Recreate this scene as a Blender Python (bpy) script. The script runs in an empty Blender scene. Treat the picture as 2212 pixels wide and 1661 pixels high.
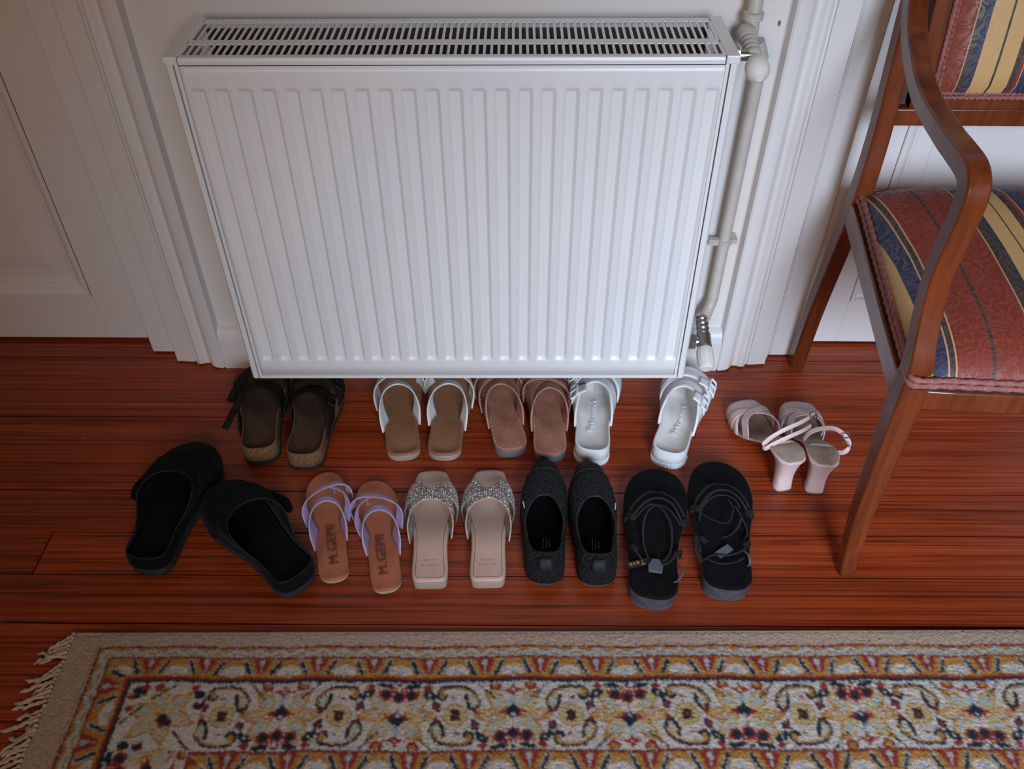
import bpy, math, random
import numpy as np
from mathutils import Vector, Matrix

random.seed(7)
rng = np.random.default_rng(7)
SC = bpy.context.scene
COL = SC.collection
R = math.radians
PI = math.pi

# ------------------------------------------------------------------ camera
cam_d = bpy.data.cameras.new('camera')
cam_d.sensor_fit = 'HORIZONTAL'
cam_d.sensor_width = 36.0
cam_d.lens = 1839.0 / 2212.0 * 36.0
cam_d.clip_start = 0.02
cam = bpy.data.objects.new('camera', cam_d)
COL.objects.link(cam)
cam.matrix_world = Matrix.Translation((0, 0, 1.2)) @ Matrix.Rotation(R(90 - 42.66), 4, 'X') @ Matrix.Rotation(R(0.3), 4, 'Z')
SC.camera = cam

# ------------------------------------------------------------------ world: dim warm room light
world = bpy.data.worlds.new('room_light')
SC.world = world
world.use_nodes = True
bg = world.node_tree.nodes['Background']
bg.inputs[0].default_value = (1.0, 0.70, 0.48, 1)
bg.inputs[1].default_value = 0.085

# ------------------------------------------------------------------ window light behind and above the camera
def area(name, loc, aim, sx, sy, power, col, spread=180):
    l = bpy.data.lights.new(name, 'AREA')
    l.shape = 'RECTANGLE'; l.size = sx; l.size_y = sy
    l.energy = power; l.color = col; l.spread = R(spread)
    o = bpy.data.objects.new(name, l); COL.objects.link(o)
    o.location = loc
    o.rotation_euler = (Vector(aim) - Vector(loc)).to_track_quat('-Z', 'Y').to_euler()
    return o
area('window_light', (0.70, -1.6, 1.40), (0.74, 1.0, -0.05), 0.9, 1.3, 15, (0.68, 0.81, 1.0), 60)
area('hall_lamp', (-0.65, -1.4, 1.40), (-0.1, 1.2, 0.4), 0.6, 0.6, 7.2, (1.0, 0.67, 0.42), 150)

SC.view_settings.view_transform = 'Standard'
SC.view_settings.look = 'None'
SC.view_settings.gamma = 1.0
SC.view_settings.use_curve_mapping = False
SC.view_settings.exposure = 0.0

# ------------------------------------------------------------------ mesh helpers
class MB:
    def __init__(self):
        self.v = []; self.f = []
    def add(self, vs, fs):
        b = len(self.v)
        self.v.extend([tuple(p) for p in vs])
        self.f.extend([tuple(i + b for i in f) for f in fs])
        return self
    def box(self, a, b):
        x0, y0, z0 = a; x1, y1, z1 = b
        return self.add([(x0, y0, z0), (x1, y0, z0), (x1, y1, z0), (x0, y1, z0), (x0, y0, z1), (x1, y0, z1), (x1, y1, z1), (x0, y1, z1)],
                        [(0, 3, 2, 1), (4, 5, 6, 7), (0, 1, 5, 4), (1, 2, 6, 5), (2, 3, 7, 6), (3, 0, 4, 7)])
    def grid(self, rows, ci=False, cj=False, flip=False):
        n = len(rows); m = len(rows[0]); fs = []
        for i in range(n if ci else n - 1):
            for j in range(m if cj else m - 1):
                q = (i * m + j, i * m + (j + 1) % m, ((i + 1) % n) * m + (j + 1) % m, ((i + 1) % n) * m + j)
                fs.append(q[::-1] if flip else q)
        return self.add([p for r in rows for p in r], fs)
    def sweep(self, sections, caps=True):
        """closed cross sections joined into a tube"""
        n = len(sections); m = len(sections[0]); b = len(self.v)
        self.grid(sections, cj=True)
        if caps:
            self.f.append(tuple(b + i for i in range(m))[::-1])
            self.f.append(tuple(b + (n - 1) * m + i for i in range(m)))
        return self
    def tube(self, path, r, n=8, caps=True):
        P = [Vector(p) for p in path]
        rs = r if isinstance(r, (list, tuple)) else [r] * len(P)
        secs = []; up = None
        for i, p in enumerate(P):
            t = (P[min(i + 1, len(P) - 1)] - P[max(i - 1, 0)]).normalized()
            if up is None:
                up = Vector((0, 0, 1)) if abs(t.z) < 0.9 else Vector((1, 0, 0))
            a = (up - t * up.dot(t))
            if a.length < 1e-6: a = t.orthogonal()
            a.normalize(); b = t.cross(a); up = a
            secs.append([p + a * (rs[i] * math.cos(2 * PI * k / n)) + b * (rs[i] * math.sin(2 * PI * k / n)) for k in range(n)])
        return self.sweep(secs, caps)
    def ribbon(self, path, wv, t, edge=0.0):
        """strap: path points, half-width vectors, thickness"""
        P = [Vector(p) for p in path]; secs = []
        for i, p in enumerate(P):
            tg = (P[min(i + 1, len(P) - 1)] - P[max(i - 1, 0)]).normalized()
            w = Vector(wv[i]) if isinstance(wv, (list, tuple)) and not isinstance(wv[0], (int, float)) else Vector(wv)
            L = w.length
            w = (w - tg * w.dot(tg)).normalized() * L
            nn = tg.cross(w).normalized()
            if nn.z < -0.05 and False: nn = -nn
            h = t / 2; e = max(0.0, 1 - t * 0.5 / L)
            secs.append([p + w * a + nn * (b * h) for a, b in ((-1, -.4), (-e, -1), (e, -1), (1, -.4), (1, .4), (e, 1), (-e, 1), (-1, .4))])
        return self.sweep(secs)
    def lathe(self, prof, o=(0, 0, 0), axis='Z', n=24):
        """profile (r, h) revolved about an axis through o"""
        rows = []
        for r, h in prof:
            row = []
            for k in range(n):
                a = 2 * PI * k / n; c, s = r * math.cos(a), r * math.sin(a)
                p = {'Z': (c, s, h), 'Y': (c, h, s), 'X': (h, c, s)}[axis]
                row.append((o[0] + p[0], o[1] + p[1], o[2] + p[2]))
            rows.append(row)
        return self.sweep(rows)
    def extrude(self, poly, a, b, axis='Z'):
        """closed 2-D polygon extruded along an axis"""
        def P(u, v, h): return {'Z': (u, v, h), 'Y': (u, h, v), 'X': (h, u, v)}[axis]
        return self.sweep([[P(u, v, a) for u, v in poly], [P(u, v, b) for u, v in poly]])
    def mesh(self, name, smooth=40):
        me = bpy.data.meshes.new(name)
        me.from_pydata(self.v, [], self.f)
        me.validate()
        import bmesh
        bm = bmesh.new(); bm.from_mesh(me)
        bmesh.ops.remove_doubles(bm, verts=bm.verts, dist=1e-6)
        bmesh.ops.recalc_face_normals(bm, faces=bm.faces)
        bm.to_mesh(me); bm.free()
        if smooth:
            me.polygons.foreach_set('use_smooth', [True] * len(me.polygons))
            me.set_sharp_from_angle(angle=R(smooth))
        return me

def obj(name, mb, mat, parent=None, smooth=40, bevel=0, loc=None, label=None, solid=0, subsurf=0):
    me = mb.mesh(name, smooth) if isinstance(mb, MB) else mb
    o = bpy.data.objects.new(name, me); COL.objects.link(o)
    if mat is not None and not me.materials: me.materials.append(mat)
    if parent: o.parent = parent
    if loc: o.location = loc
    if solid:
        m = o.modifiers.new('solid', 'SOLIDIFY'); m.thickness = solid; m.offset = 0
    if subsurf:
        m = o.modifiers.new('sub', 'SUBSURF'); m.levels = subsurf; m.render_levels = subsurf
    if bevel:
        m = o.modifiers.new('bevel', 'BEVEL'); m.width = bevel; m.segments = 2; m.limit_method = 'ANGLE'; m.angle_limit = R(35)
    if label: o['label'] = label
    return o
def tag(o, label, cat, group=None):
    o['label'] = label; o['category'] = cat
    if group: o['group'] = group
    return o
def thing(name, label, cat, loc=(0, 0, 0), rz=0.0, group=None):
    o = bpy.data.objects.new(name, None); COL.objects.link(o)
    o.empty_display_size = 0.05
    o.location = loc; o.rotation_euler = (0, 0, rz)
    return tag(o, label, cat, group)
def struct(o):
    o['kind'] = 'structure'; return o

def cr(pts, n, closed=False):
    """Catmull-Rom through points, n samples per span"""
    P = [np.array(p, float) for p in pts]; m = len(P); out = []
    spans = m if closed else m - 1
    for i in range(spans):
        if closed: p0, p1, p2, p3 = P[(i - 1) % m], P[i], P[(i + 1) % m], P[(i + 2) % m]
        else: p0, p1, p2, p3 = P[max(i - 1, 0)], P[i], P[i + 1], P[min(i + 2, m - 1)]
        for k in range(n):
            t = k / n
            out.append(tuple(0.5 * (2 * p1 + (p2 - p0) * t + (2 * p0 - 5 * p1 + 4 * p2 - p3) * t * t + (3 * p1 - p0 - 3 * p2 + p3) * t ** 3)))
    if not closed: out.append(tuple(P[-1]))
    return out
def lerp(a, b, t): return a + (b - a) * t
def interp(x, xs, ys): return float(np.interp(x, xs, ys))
def sstep(a, b, x):
    t = min(1, max(0, (x - a) / (b - a))); return t * t * (3 - 2 * t)

# ------------------------------------------------------------------ material helpers
class NT:
    def __init__(self, name):
        self.m = bpy.data.materials.new(name); self.m.use_nodes = True
        self.t = self.m.node_tree; self.b = self.t.nodes['Principled BSDF']
    def n(self, typ, **kw):
        nd = self.t.nodes.new(typ)
        for k, v in kw.items():
            if k.startswith('i_'):
                key = k[2:]
                key = int(key) if key.isdigit() else key.replace('_', ' ')
                nd.inputs[key].default_value = v
            else: setattr(nd, k, v)
        return nd
    def l(self, a, b): self.t.links.new(a, b)
    def ramp(self, stops, interp='LINEAR'):
        r = self.t.nodes.new('ShaderNodeValToRGB'); r.color_ramp.interpolation = interp
        el = r.color_ramp.elements
        while len(el) > 1: el.remove(el[-1])
        el[0].position, el[0].color = stops[0][0], (*stops[0][1], 1)
        for p, c in stops[1:]:
            e = el.new(p); e.color = (*c, 1)
        return r
    def mix(self, fac, a, b, mode='MIX'):
        x = self.t.nodes.new('ShaderNodeMix'); x.data_type = 'RGBA'; x.blend_type = mode
        for s, v in ((0, fac), (6, a), (7, b)):
            if hasattr(v, 'links'): self.l(v, x.inputs[s])
            else: x.inputs[s].default_value = v if s == 0 else (*v, 1)
        return x.outputs[2]
    def math(self, op, a, b=None, clamp=False):
        x = self.t.nodes.new('ShaderNodeMath'); x.operation = op; x.use_clamp = clamp
        for s, v in ((0, a), (1, b)):
            if v is None: continue
            if hasattr(v, 'links'): self.l(v, x.inputs[s])
            else: x.inputs[s].default_value = v
        return x.outputs[0]
    def bump(self, h, strength, dist=0.001):
        b = self.t.nodes.new('ShaderNodeBump'); b.inputs['Strength'].default_value = strength
        b.inputs['Distance'].default_value = dist
        self.l(h, b.inputs['Height']); self.l(b.outputs[0], self.b.inputs['Normal'])
        return b
def srgb(r, g, b):
    f = lambda c: (c / 255 / 12.92) if c <= 10.3 else ((c / 255 + 0.055) / 1.055) ** 2.4
    return (f(r), f(g), f(b))

def M(name, col, rough=0.5, var=0.12, vscale=30, bump=0.0, bscale=400, bdist=0.0006, metal=0.0, coat=0.0, sheen=0.0, spec=0.5, voronoi=False, stretch=(1, 1, 1), alpha=None, trans=0.0, sub=0.0):
    k = NT(name); b = k.b
    tc = k.n('ShaderNodeTexCoord'); mp = k.n('ShaderNodeMapping'); mp.inputs['Scale'].default_value = stretch
    k.l(tc.outputs['Object'], mp.inputs[0])
    nz = k.n('ShaderNodeTexNoise', i_Scale=vscale, i_Detail=5.0, i_Roughness=0.6)
    k.l(mp.outputs[0], nz.inputs['Vector'])
    lo = tuple(max(0, c * (1 - var)) for c in col); hi = tuple(min(1, c * (1 + var)) for c in col)
    rp = k.ramp([(0.3, lo), (0.7, hi)])
    k.l(nz.outputs['Fac'], rp.inputs[0]); k.l(rp.outputs[0], b.inputs['Base Color'])
    b.inputs['Roughness'].default_value = rough; b.inputs['Metallic'].default_value = metal
    b.inputs['Coat Weight'].default_value = coat; b.inputs['Coat Roughness'].default_value = 0.15
    b.inputs['Sheen Weight'].default_value = sheen; b.inputs['Sheen Roughness'].default_value = 0.4
    b.inputs['Specular IOR Level'].default_value = spec
    b.inputs['Transmission Weight'].default_value = trans
    b.inputs['Subsurface Weight'].default_value = sub
    if bump:
        if voronoi: h = k.n('ShaderNodeTexVoronoi', i_Scale=bscale); out = h.outputs['Distance']
        else: h = k.n('ShaderNodeTexNoise', i_Scale=bscale, i_Detail=3.0); out = h.outputs['Fac']
        k.l(mp.outputs[0], h.inputs['Vector']); k.bump(out, bump, bdist)
    return k.m

def wood(name, stops, scale, rough, coat, bump=0.15, wear=False, rnd=True, ringscale=1.0, ringmix=0.4):
    """grain runs along the first axis of the mapped coordinates"""
    k = NT(name); b = k.b
    tc = k.n('ShaderNodeTexCoord')
    vec = tc.outputs['Object']
    if rnd:
        oi = k.n('ShaderNodeObjectInfo')
        cmb = k.n('ShaderNodeCombineXYZ')
        k.l(k.math('MULTIPLY', oi.outputs['Random'], 37.0), cmb.inputs[0]); k.l(k.math('MULTIPLY', oi.outputs['Random'], 11.0), cmb.inputs[1])
        va = k.n('ShaderNodeVectorMath', operation='ADD'); k.l(vec, va.inputs[0]); k.l(cmb.outputs[0], va.inputs[1]); vec = va.outputs[0]
    mp = k.n('ShaderNodeMapping'); mp.inputs['Scale'].default_value = scale; k.l(vec, mp.inputs[0])
    n1 = k.n('ShaderNodeTexNoise', i_Scale=1.0, i_Detail=6.0, i_Roughness=0.65, i_Distortion=0.6); k.l(mp.outputs[0], n1.inputs['Vector'])
    mp2 = k.n('ShaderNodeMapping'); mp2.inputs['Scale'].default_value = (scale[0] * .55, scale[1] * .22, scale[2] * .22); k.l(vec, mp2.inputs[0])
    n2 = k.n('ShaderNodeTexNoise', i_Scale=1.0, i_Detail=3.0, i_Distortion=1.2); k.l(mp2.outputs[0], n2.inputs['Vector'])
    rings = k.math('FRACT', k.math('MULTIPLY', n2.outputs['Fac'], 11.0 * ringscale))
    tri = k.math('ABSOLUTE', k.math('SUBTRACT', rings, 0.5))
    g = k.math('ADD', k.math('MULTIPLY', n1.outputs['Fac'], 1.0 - ringmix), k.math('MULTIPLY', tri, ringmix * 1.3))
    rp = k.ramp(stops); k.l(g, rp.inputs[0])
    col = rp.outputs[0]
    if rnd:
        mpb = k.n('ShaderNodeMapping'); mpb.inputs['Scale'].default_value = (1.6, 14, 14); k.l(vec, mpb.inputs[0])
        nb_ = k.n('ShaderNodeTexNoise', i_Scale=1.0, i_Detail=4.0, i_Roughness=0.6); k.l(mpb.outputs[0], nb_.inputs['Vector'])
        val = k.math('ADD', k.math('MULTIPLY', oi.outputs['Random'], 0.28), k.math('ADD', k.math('MULTIPLY', nb_.outputs['Fac'], 1.1), 0.28))
        hs = k.n('ShaderNodeHueSaturation'); k.l(val, hs.inputs['Value']); k.l(col, hs.inputs['Color']); col = hs.outputs[0]
    if wear:
        sp = k.n('ShaderNodeSeparateXYZ'); k.l(tc.outputs['Generated'], sp.inputs[0])
        edge = k.math('MULTIPLY', k.math('ABSOLUTE', k.math('SUBTRACT', sp.outputs[1], 0.5)), 2.0)
        mp3 = k.n('ShaderNodeMapping'); mp3.inputs['Scale'].default_value = (3.5, 30, 30); k.l(vec, mp3.inputs[0])
        n3 = k.n('ShaderNodeTexNoise', i_Scale=1.0, i_Detail=5.0, i_Roughness=0.75); k.l(mp3.outputs[0], n3.inputs['Vector'])
        e2 = k.math('POWER', edge, 14.0)
        w = k.math('MULTIPLY', k.math('SUBTRACT', k.math('ADD', k.math('MULTIPLY', e2, 0.30), n3.outputs['Fac']), 0.86), 7.0, True)
        col = k.mix(w, col, srgb(160, 105, 62))
        # small pale chips in the varnish
        vo = k.n('ShaderNodeTexVoronoi', i_Scale=9.0); k.l(vec, vo.inputs['Vector'])
        ch = k.math('LESS_THAN', vo.outputs['Distance'], 0.016)
        col = k.mix(ch, col, srgb(205, 170, 140))
    k.l(col, b.inputs['Base Color'])
    b.inputs['Coat Weight'].default_value = coat; b.inputs['Coat Roughness'].default_value = 0.22; b.inputs['Specular IOR Level'].default_value = 0.36
    n4 = k.n('ShaderNodeTexNoise', i_Scale=14.0, i_Detail=4.0); k.l(vec, n4.inputs['Vector'])
    rr = k.math('ADD', k.math('MULTIPLY', n4.outputs['Fac'], 0.22), rough - 0.1); k.l(rr, b.inputs['Roughness'])
    k.bump(n1.outputs['Fac'], bump, 0.0008)
    return k.m

def painted(name, col, rough=0.42, warm=0.05):
    k = NT(name)
    tc = k.n('ShaderNodeTexCoord')
    nz = k.n('ShaderNodeTexNoise', i_Scale=6.0, i_Detail=4.0); k.l(tc.outputs['Object'], nz.inputs['Vector'])
    c2 = (col[0], col[1] * (1 - warm), col[2] * (1 - 1.6 * warm))
    rp = k.ramp([(0.35, col), (0.75, c2)]); k.l(nz.outputs['Fac'], rp.inputs[0])
    # rare brown chips
    n2 = k.n('ShaderNodeTexNoise', i_Scale=26.0, i_Detail=2.0); k.l(tc.outputs['Object'], n2.inputs['Vector'])
    ch = k.math('MULTIPLY', k.math('SUBTRACT', n2.outputs['Fac'], 0.795), 40.0, True)
    k.l(k.mix(ch, rp.outputs[0], srgb(120, 90, 60)), k.b.inputs['Base Color'])
    k.b.inputs['Roughness'].default_value = rough
    n3 = k.n('ShaderNodeTexNoise', i_Scale=90.0, i_Detail=3.0); k.l(tc.outputs['Object'], n3.inputs['Vector'])
    k.bump(n3.outputs['Fac'], 0.12, 0.001)
    return k.m
# ================================================================== THE SETTING
FLOOR = wood('floor_boards', [(0.26, srgb(78, 26, 9)), (0.42, srgb(142, 54, 22)), (0.60, srgb(166, 72, 32)), (0.82, srgb(182, 94, 48))],
             (0.7, 150, 150), 0.34, 0.05, 0.2, wear=True, ringscale=1.0, ringmix=0.32)
SUBFLOOR = M('dark_gap', srgb(22, 12, 8), 0.9)
WALLP = painted('wall_paint', (0.72, 0.69, 0.66), 0.7, 0.04)
TRIMP = painted('trim_paint', (0.74, 0.73, 0.73), 0.38, 0.05)

# floor: bare slab and boards running along the wall
floor = struct(obj('floor', MB().box((-1.9, -1.4, -0.06), (1.9, 1.75, -0.022)), SUBFLOOR))
G = 0.0014
def plank(poly):
    n = len(poly)
    cx = sum(p[0] for p in poly) / n; cy = sum(p[1] for p in poly) / n
    q = [(x - cx, y - cy) for x, y in poly]
    def ins(d):
        out = []
        for i in range(n):
            a, b, c_ = Vector(q[i - 1]), Vector(q[i]), Vector(q[(i + 1) % n])
            e1 = (b - a).normalized(); e2 = (c_ - b).normalized()
            n1 = Vector((-e1.y, e1.x)); n2 = Vector((-e2.y, e2.x))
            o = (n1 + n2); o = o / max(0.2, o.dot(n1))
            out.append(b + o * d)
        return out
    a = ins(G)
    m = MB().sweep([[(p.x, p.y, -0.022) for p in a], [(p.x, p.y, 0) for p in a]])
    return obj('plank', m, FLOOR, floor, smooth=0, loc=(cx, cy, 0))
XL, XR = -1.85, 1.85
def rect(y0, y1): return [(XL, y0), (XR, y0 ), (XR, y1), (XL, y1)]
for y0, y1 in ((1.565, 1.74), (1.381, 1.565), (1.2015, 1.381), (1.0108, 1.2015), (0.737, 0.8292), (0.561, 0.737), (0.385, 0.561), (0.21, 0.385), (0.03, 0.21),
               (-0.15, 0.03), (-0.33, -0.15), (-0.51, -0.33), (-0.69, -0.51), (-0.87, -0.69), (-1.05, -0.87), (-1.35, -1.05)):
    plank(rect(y0, y1))
plank([(XL, 0.8292), (-0.80, 0.8292), (-0.80, 0.9165), (XR, 0.9165), (XR, 1.0108), (XL, 1.0108)])
plank([(-0.80, 0.8292), (XR, 0.8292), (XR, 0.9165), (-0.80, 0.9165)])

# back wall between the two door openings and above them
WY = 1.372
MX = -0.175                         # the right-hand door mirrors the left one about x = MX/2
def mx(x): return MX - x
w = MB()
w.box((-0.70, WY, 0), (mx(-0.70), WY + 0.14, 2.7))
w.box((-1.95, WY, 2.10), (-0.70, WY + 0.14, 2.7)); w.box((mx(-0.70), WY, 2.10), (1.95, WY + 0.14, 2.7))
w.box((-1.95, WY, 0), (-1.70, WY + 0.14, 2.10)); w.box((mx(-1.70), WY, 0), (1.95, WY + 0.14, 2.10))
struct(obj('wall_back', w, WALLP, smooth=0))

PROF = [(-.776, 1.47), (-.776, 1.400), (-.773, 1.3965), (-.731, 1.3965), (-.7295, 1.3995), (-.727, 1.3995), (-.7255, 1.392), (-.722, 1.387), (-.717, 1.387), (-.7145, 1.391),
        (-.713, 1.3665), (-.675, 1.3625), (-.6735, 1.3665), (-.670, 1.3665), (-.6685, 1.3595), (-.662, 1.356), (-.656, 1.357), (-.650, 1.362), (-.644, 1.363), (-.638, 1.357),
        (-.632, 1.3495), (-.624, 1.3465), (-.611, 1.3465), (-.6075, 1.349), (-.607, 1.3745), (-.607, 1.47)]
def casing(name, flip):
    """moulded door casing: two uprights and a head, mitred as simple butt joints"""
    root = bpy.data.objects.new(name, None); COL.objects.link(root); struct(root)
    f = mx if flip else (lambda x: x)
    j = 0.004
    for k in range(2):
        # near upright and far upright of the same doorway
        pts = [(f(x), y) for x, y in PROF] if k == 0 else [(f(-1.56 - 0.776 - 0.0 - (x + 0.0)) , y) for x, y in PROF]
        zs = [0.0] + [0.25 * i for i in range(1, 9)] + [2.13]
        m = MB()
        secs = []
        for i, z in enumerate(zs):
            secs.append([(px, py, z) for px, py in pts])
        # slightly ragged foot where the paint meets the boards
        secs[0] = [(px, py, 0.0015 + 0.004 * abs(math.sin(7 * i + k))) for i, (px, py) in enumerate(pts)]
        m.sweep(secs)
        obj('upright', m, TRIMP, root, smooth=28)
    hp = [(y, 2.045 + (x + 0.776)) for x, y in PROF]
    m = MB().sweep([[(f(-1.73), y, z + 0.085) for y, z in hp], [(f(-0.607), y, z + 0.085) for y, z in hp]])
    obj('head', m, TRIMP, root, smooth=28)
    return root
casing('trim_1', False); casing('trim_2', True)

# baseboard between the casings, rounded cap
BP = [(1.374, 0.0), (1.349, 0.0), (1.3485, 0.072), (1.3515, 0.0735), (1.3515, 0.077), (1.353, 0.086), (1.358, 0.0945), (1.365, 0.099), (1.374, 0.100)]
m = MB().sweep([[(-.607, y, z) for y, z in BP], [(mx(-.607), y, z) for y, z in BP]])
struct(obj('baseboard_back', m, TRIMP, smooth=28))

# panelled doors set back in the openings
DY = 1.437
def door(name, flip):
    root = bpy.data.objects.new(name, None); COL.objects.link(root); struct(root)
    f = mx if flip else (lambda x: x)
    def bx(nm, x0, x1, z0, z1, y0=DY, y1=DY + 0.04):
        a, b = sorted((f(x0), f(x1)))
        return obj(nm, MB().box((a, y0, z0), (b, y1, z1)), TRIMP, root, smooth=0, bevel=0.0015)
    x0, x1 = -1.56, -0.7785
    bx('stile', x0, x0 + 0.105, 0.009, 2.04); bx('stile', x1 - 0.105, x1, 0.009, 2.04)
    xa, xb = x0 + 0.105, x1 - 0.105
    bx('rail', xa, xb, 0.009, 0.119); bx('rail', xa, xb, 0.86, 1.02); bx('rail', xa, xb, 1.92, 2.04)
    for z0, z1 in ((0.119, 0.86), (1.02, 1.92)):
        bx('panel', xa - 0.002, xb + 0.002, z0 - 0.002, z1 + 0.002, DY + 0.018, DY + 0.03)
        # moulding frame: stepped section swept round the panel
        sec = [(0, -0.001), (0.0015, -0.0035), (0.007, -0.0035), (0.009, 0.002), (0.016, 0.005), (0.024, 0.012), (0.027, 0.012), (0.029, 0.016), (0.036, 0.0185), (0, 0.0185)]
        loops = []
        for d, y in sec:
            loops.append([(f(xa + d), DY + y, z0 + d), (f(xb - d), DY + y, z0 + d), (f(xb - d), DY + y, z1 - d), (f(xa + d), DY + y, z1 - d)])
        mm = MB(); mm.grid(loops, cj=True)
        obj('moulding', mm, TRIMP, root, smooth=0)
        # raised field of the panel
        e = 0.062
        loops = [[(f(xa + d), DY + y, z0 + d), (f(xb - d), DY + y, z0 + d), (f(xb - d), DY + y, z1 - d), (f(xa + d), DY + y, z1 - d)] for d, y in ((e, 0.0185), (e + 0.004, 0.015), (e + 0.03, 0.0125))]
        mm = MB().sweep(loops)
        obj('raised_field', mm, TRIMP, root, smooth=0)
    # handle, above the frame of the picture
    hm = MB().lathe([(0.0, -0.008), (0.024, -0.008), (0.024, 0.0)], (f(-0.83), DY, 1.03), 'Y', 20)
    hm.tube([(f(-0.83), DY - 0.008, 1.03), (f(-0.83), DY - 0.045, 1.03), (f(-0.94), DY - 0.05, 1.03)], 0.009, 10)
    obj('handle', hm, BRASS, root)
    return root
BRASS = M('brass', (0.6, 0.45, 0.2), 0.3, metal=1.0)
door('door_1', False); door('door_2', True)

# ================================================================== RADIATOR
ENAMEL = M('white_enamel', (0.80, 0.81, 0.82), 0.34, 0.02, 4, 0.06, 160, 0.0008)
CHROME = M('dulled_chrome', (0.55, 0.53, 0.50), 0.28, 0.15, 60, metal=1.0)
PIPEP = M('shaded_pipe_paint', (0.52, 0.475, 0.425), 0.45, 0.08, 40, 0.2, 90)  # beige-grey paint, darkened to carry the shade beside the radiator
KNOBP = M('ivory_plastic', (0.78, 0.76, 0.72), 0.18, 0.04, 30, coat=0.5)

rad = thing('radiator', 'white fluted panel radiator with slotted top grille mounted on the wall', 'radiator', (-0.082, 1.170, 0.1366))
rad.rotation_euler = (0, R(-0.45), 0)
def axis_pts(c, hw, sl):
    return [c - hw, c - hw + sl * .3, c - hw + sl * .7, c - hw + sl, c, c + hw - sl, c + hw - sl * .7, c + hw - sl * .3, c + hw]
xs = [-0.381]
for i in range(23): xs += axis_pts(-0.3635 + 0.0333 * i, 0.0122, 0.0055)
xs.append(0.381)
def chan(x):
    i = round((x + 0.3635) / 0.0333); i = min(22, max(0, i))
    d = 0.0122 - abs(x - (-0.3635 + 0.0333 * i))
    return sstep(0, 0.0055, d)
zs = [0.006, 0.030, 0.0405, 0.042, 0.045, 0.048, 0.0495, 0.2, 0.4, 0.546, 0.5475, 0.5505, 0.5535, 0.555, 0.575, 0.586]
rows = []
for z in zs:
    fz = min(sstep(0.0405, 0.0495, z), sstep(0.555, 0.546, z) if False else 1 - sstep(0.546, 0.555, z))
    rows.append([(x, 0.003 + 0.0052 * chan(x) * fz, z) for x in xs])
m = MB().grid(rows)
obj('front_panel', m, ENAMEL, rad, smooth=30, solid=0.0012)
# seams and lips round the front panel
m = MB()
m.box((-0.3868, 0.0008, 0.004), (-0.3815, 0.006, 0.590)); m.box((0.3815, 0.0008, 0.004), (0.3868, 0.006, 0.590))
m.box((-0.387, 0.0, 0.0), (0.387, 0.012, 0.0062))
obj('panel_frame', m, ENAMEL, rad, bevel=0.001)
for sx in (-1, 1):
    m = MB()
    prof = [(sx * .4, .0035), (sx * .3965, 0), (sx * .3885, 0), (sx * .3885, .008), (sx * .3985, .008), (sx * .3985, .155), (sx * .4, .155)]
    m.extrude(prof, 0.001, 0.598, 'Z')
    obj('side_panel', m, ENAMEL, rad, smooth=30)
    a_, b_ = sorted((sx * .3812, sx * .4002))
    obj('end_cap', MB().box((a_, -.0005, .588), (b_, .155, .600)), ENAMEL, rad, smooth=0, bevel=0.0018)
# pressed grille on top: front lip, strips and the bars between two rows of slots
m = MB()
X0, X1 = -0.3795, 0.3795; zt, th = 0.5985, 0.0014
m.extrude([(0.0, 0.5885), (-0.0004, 0.594), (0.0012, 0.5978), (0.004, zt), (0.0115, zt), (0.0115, zt - th), (0.005, zt - th), (0.002, 0.5885)], X0, X1, 'X')
m.box((X0, 0.050, zt - th), (X1, 0.0665, zt)); m.box((X0, 0.1345, zt - th), (X1, 0.1505, zt)); m.box((X0, 0.149, 0.585), (X1, 0.1505, zt))
nb = 75; pitch = (X1 - X0) / nb
for i in range(nb + 1):
    x = X0 + i * pitch; h = 0.0019 if 0 < i < nb else 0.003
    for a, b in ((0.0105, 0.0505), (0.066, 0.135)):
        m.box((x - h, a, zt - th), (x + h, b, zt))
obj('top_grille', m, ENAMEL, rad, smooth=0)
FIN = M('convector_shade', (0.06, 0.053, 0.046), 0.8, 0.2, 30)  # radiator insides coloured dark: shade below the slots is in the colour
for yc, nm in ((0.034, 'convector_fins'), (0.104, 'convector_fins')):
    m = MB(); rws = []
    for z in (0.06, 0.555):
        row = []
        for i in range(152):
            x = -0.378 + 0.756 * i / 151
            row.append((x, yc + (0.02 if (i // 2) % 2 else -0.018), z))
        rws.append(row)
    m.grid(rws); obj(nm, m, FIN, rad, smooth=0, solid=0.0006)
m = MB().box((-0.378, 0.058, 0.01), (0.378, 0.064, 0.575)); obj('water_panel', m, FIN, rad, smooth=0)
m = MB().box((-0.381, 0.146, 0.006), (0.381, 0.149, 0.585)); obj('back_panel', m, FIN, rad, smooth=0)
# wall brackets
for x in (-0.28, 0.28):
    m = MB().box((x - 0.018, 0.149, 0.08), (x + 0.018, WY - 1.170, 0.52)); obj('bracket', m, ENAMEL, rad, smooth=0)

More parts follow.
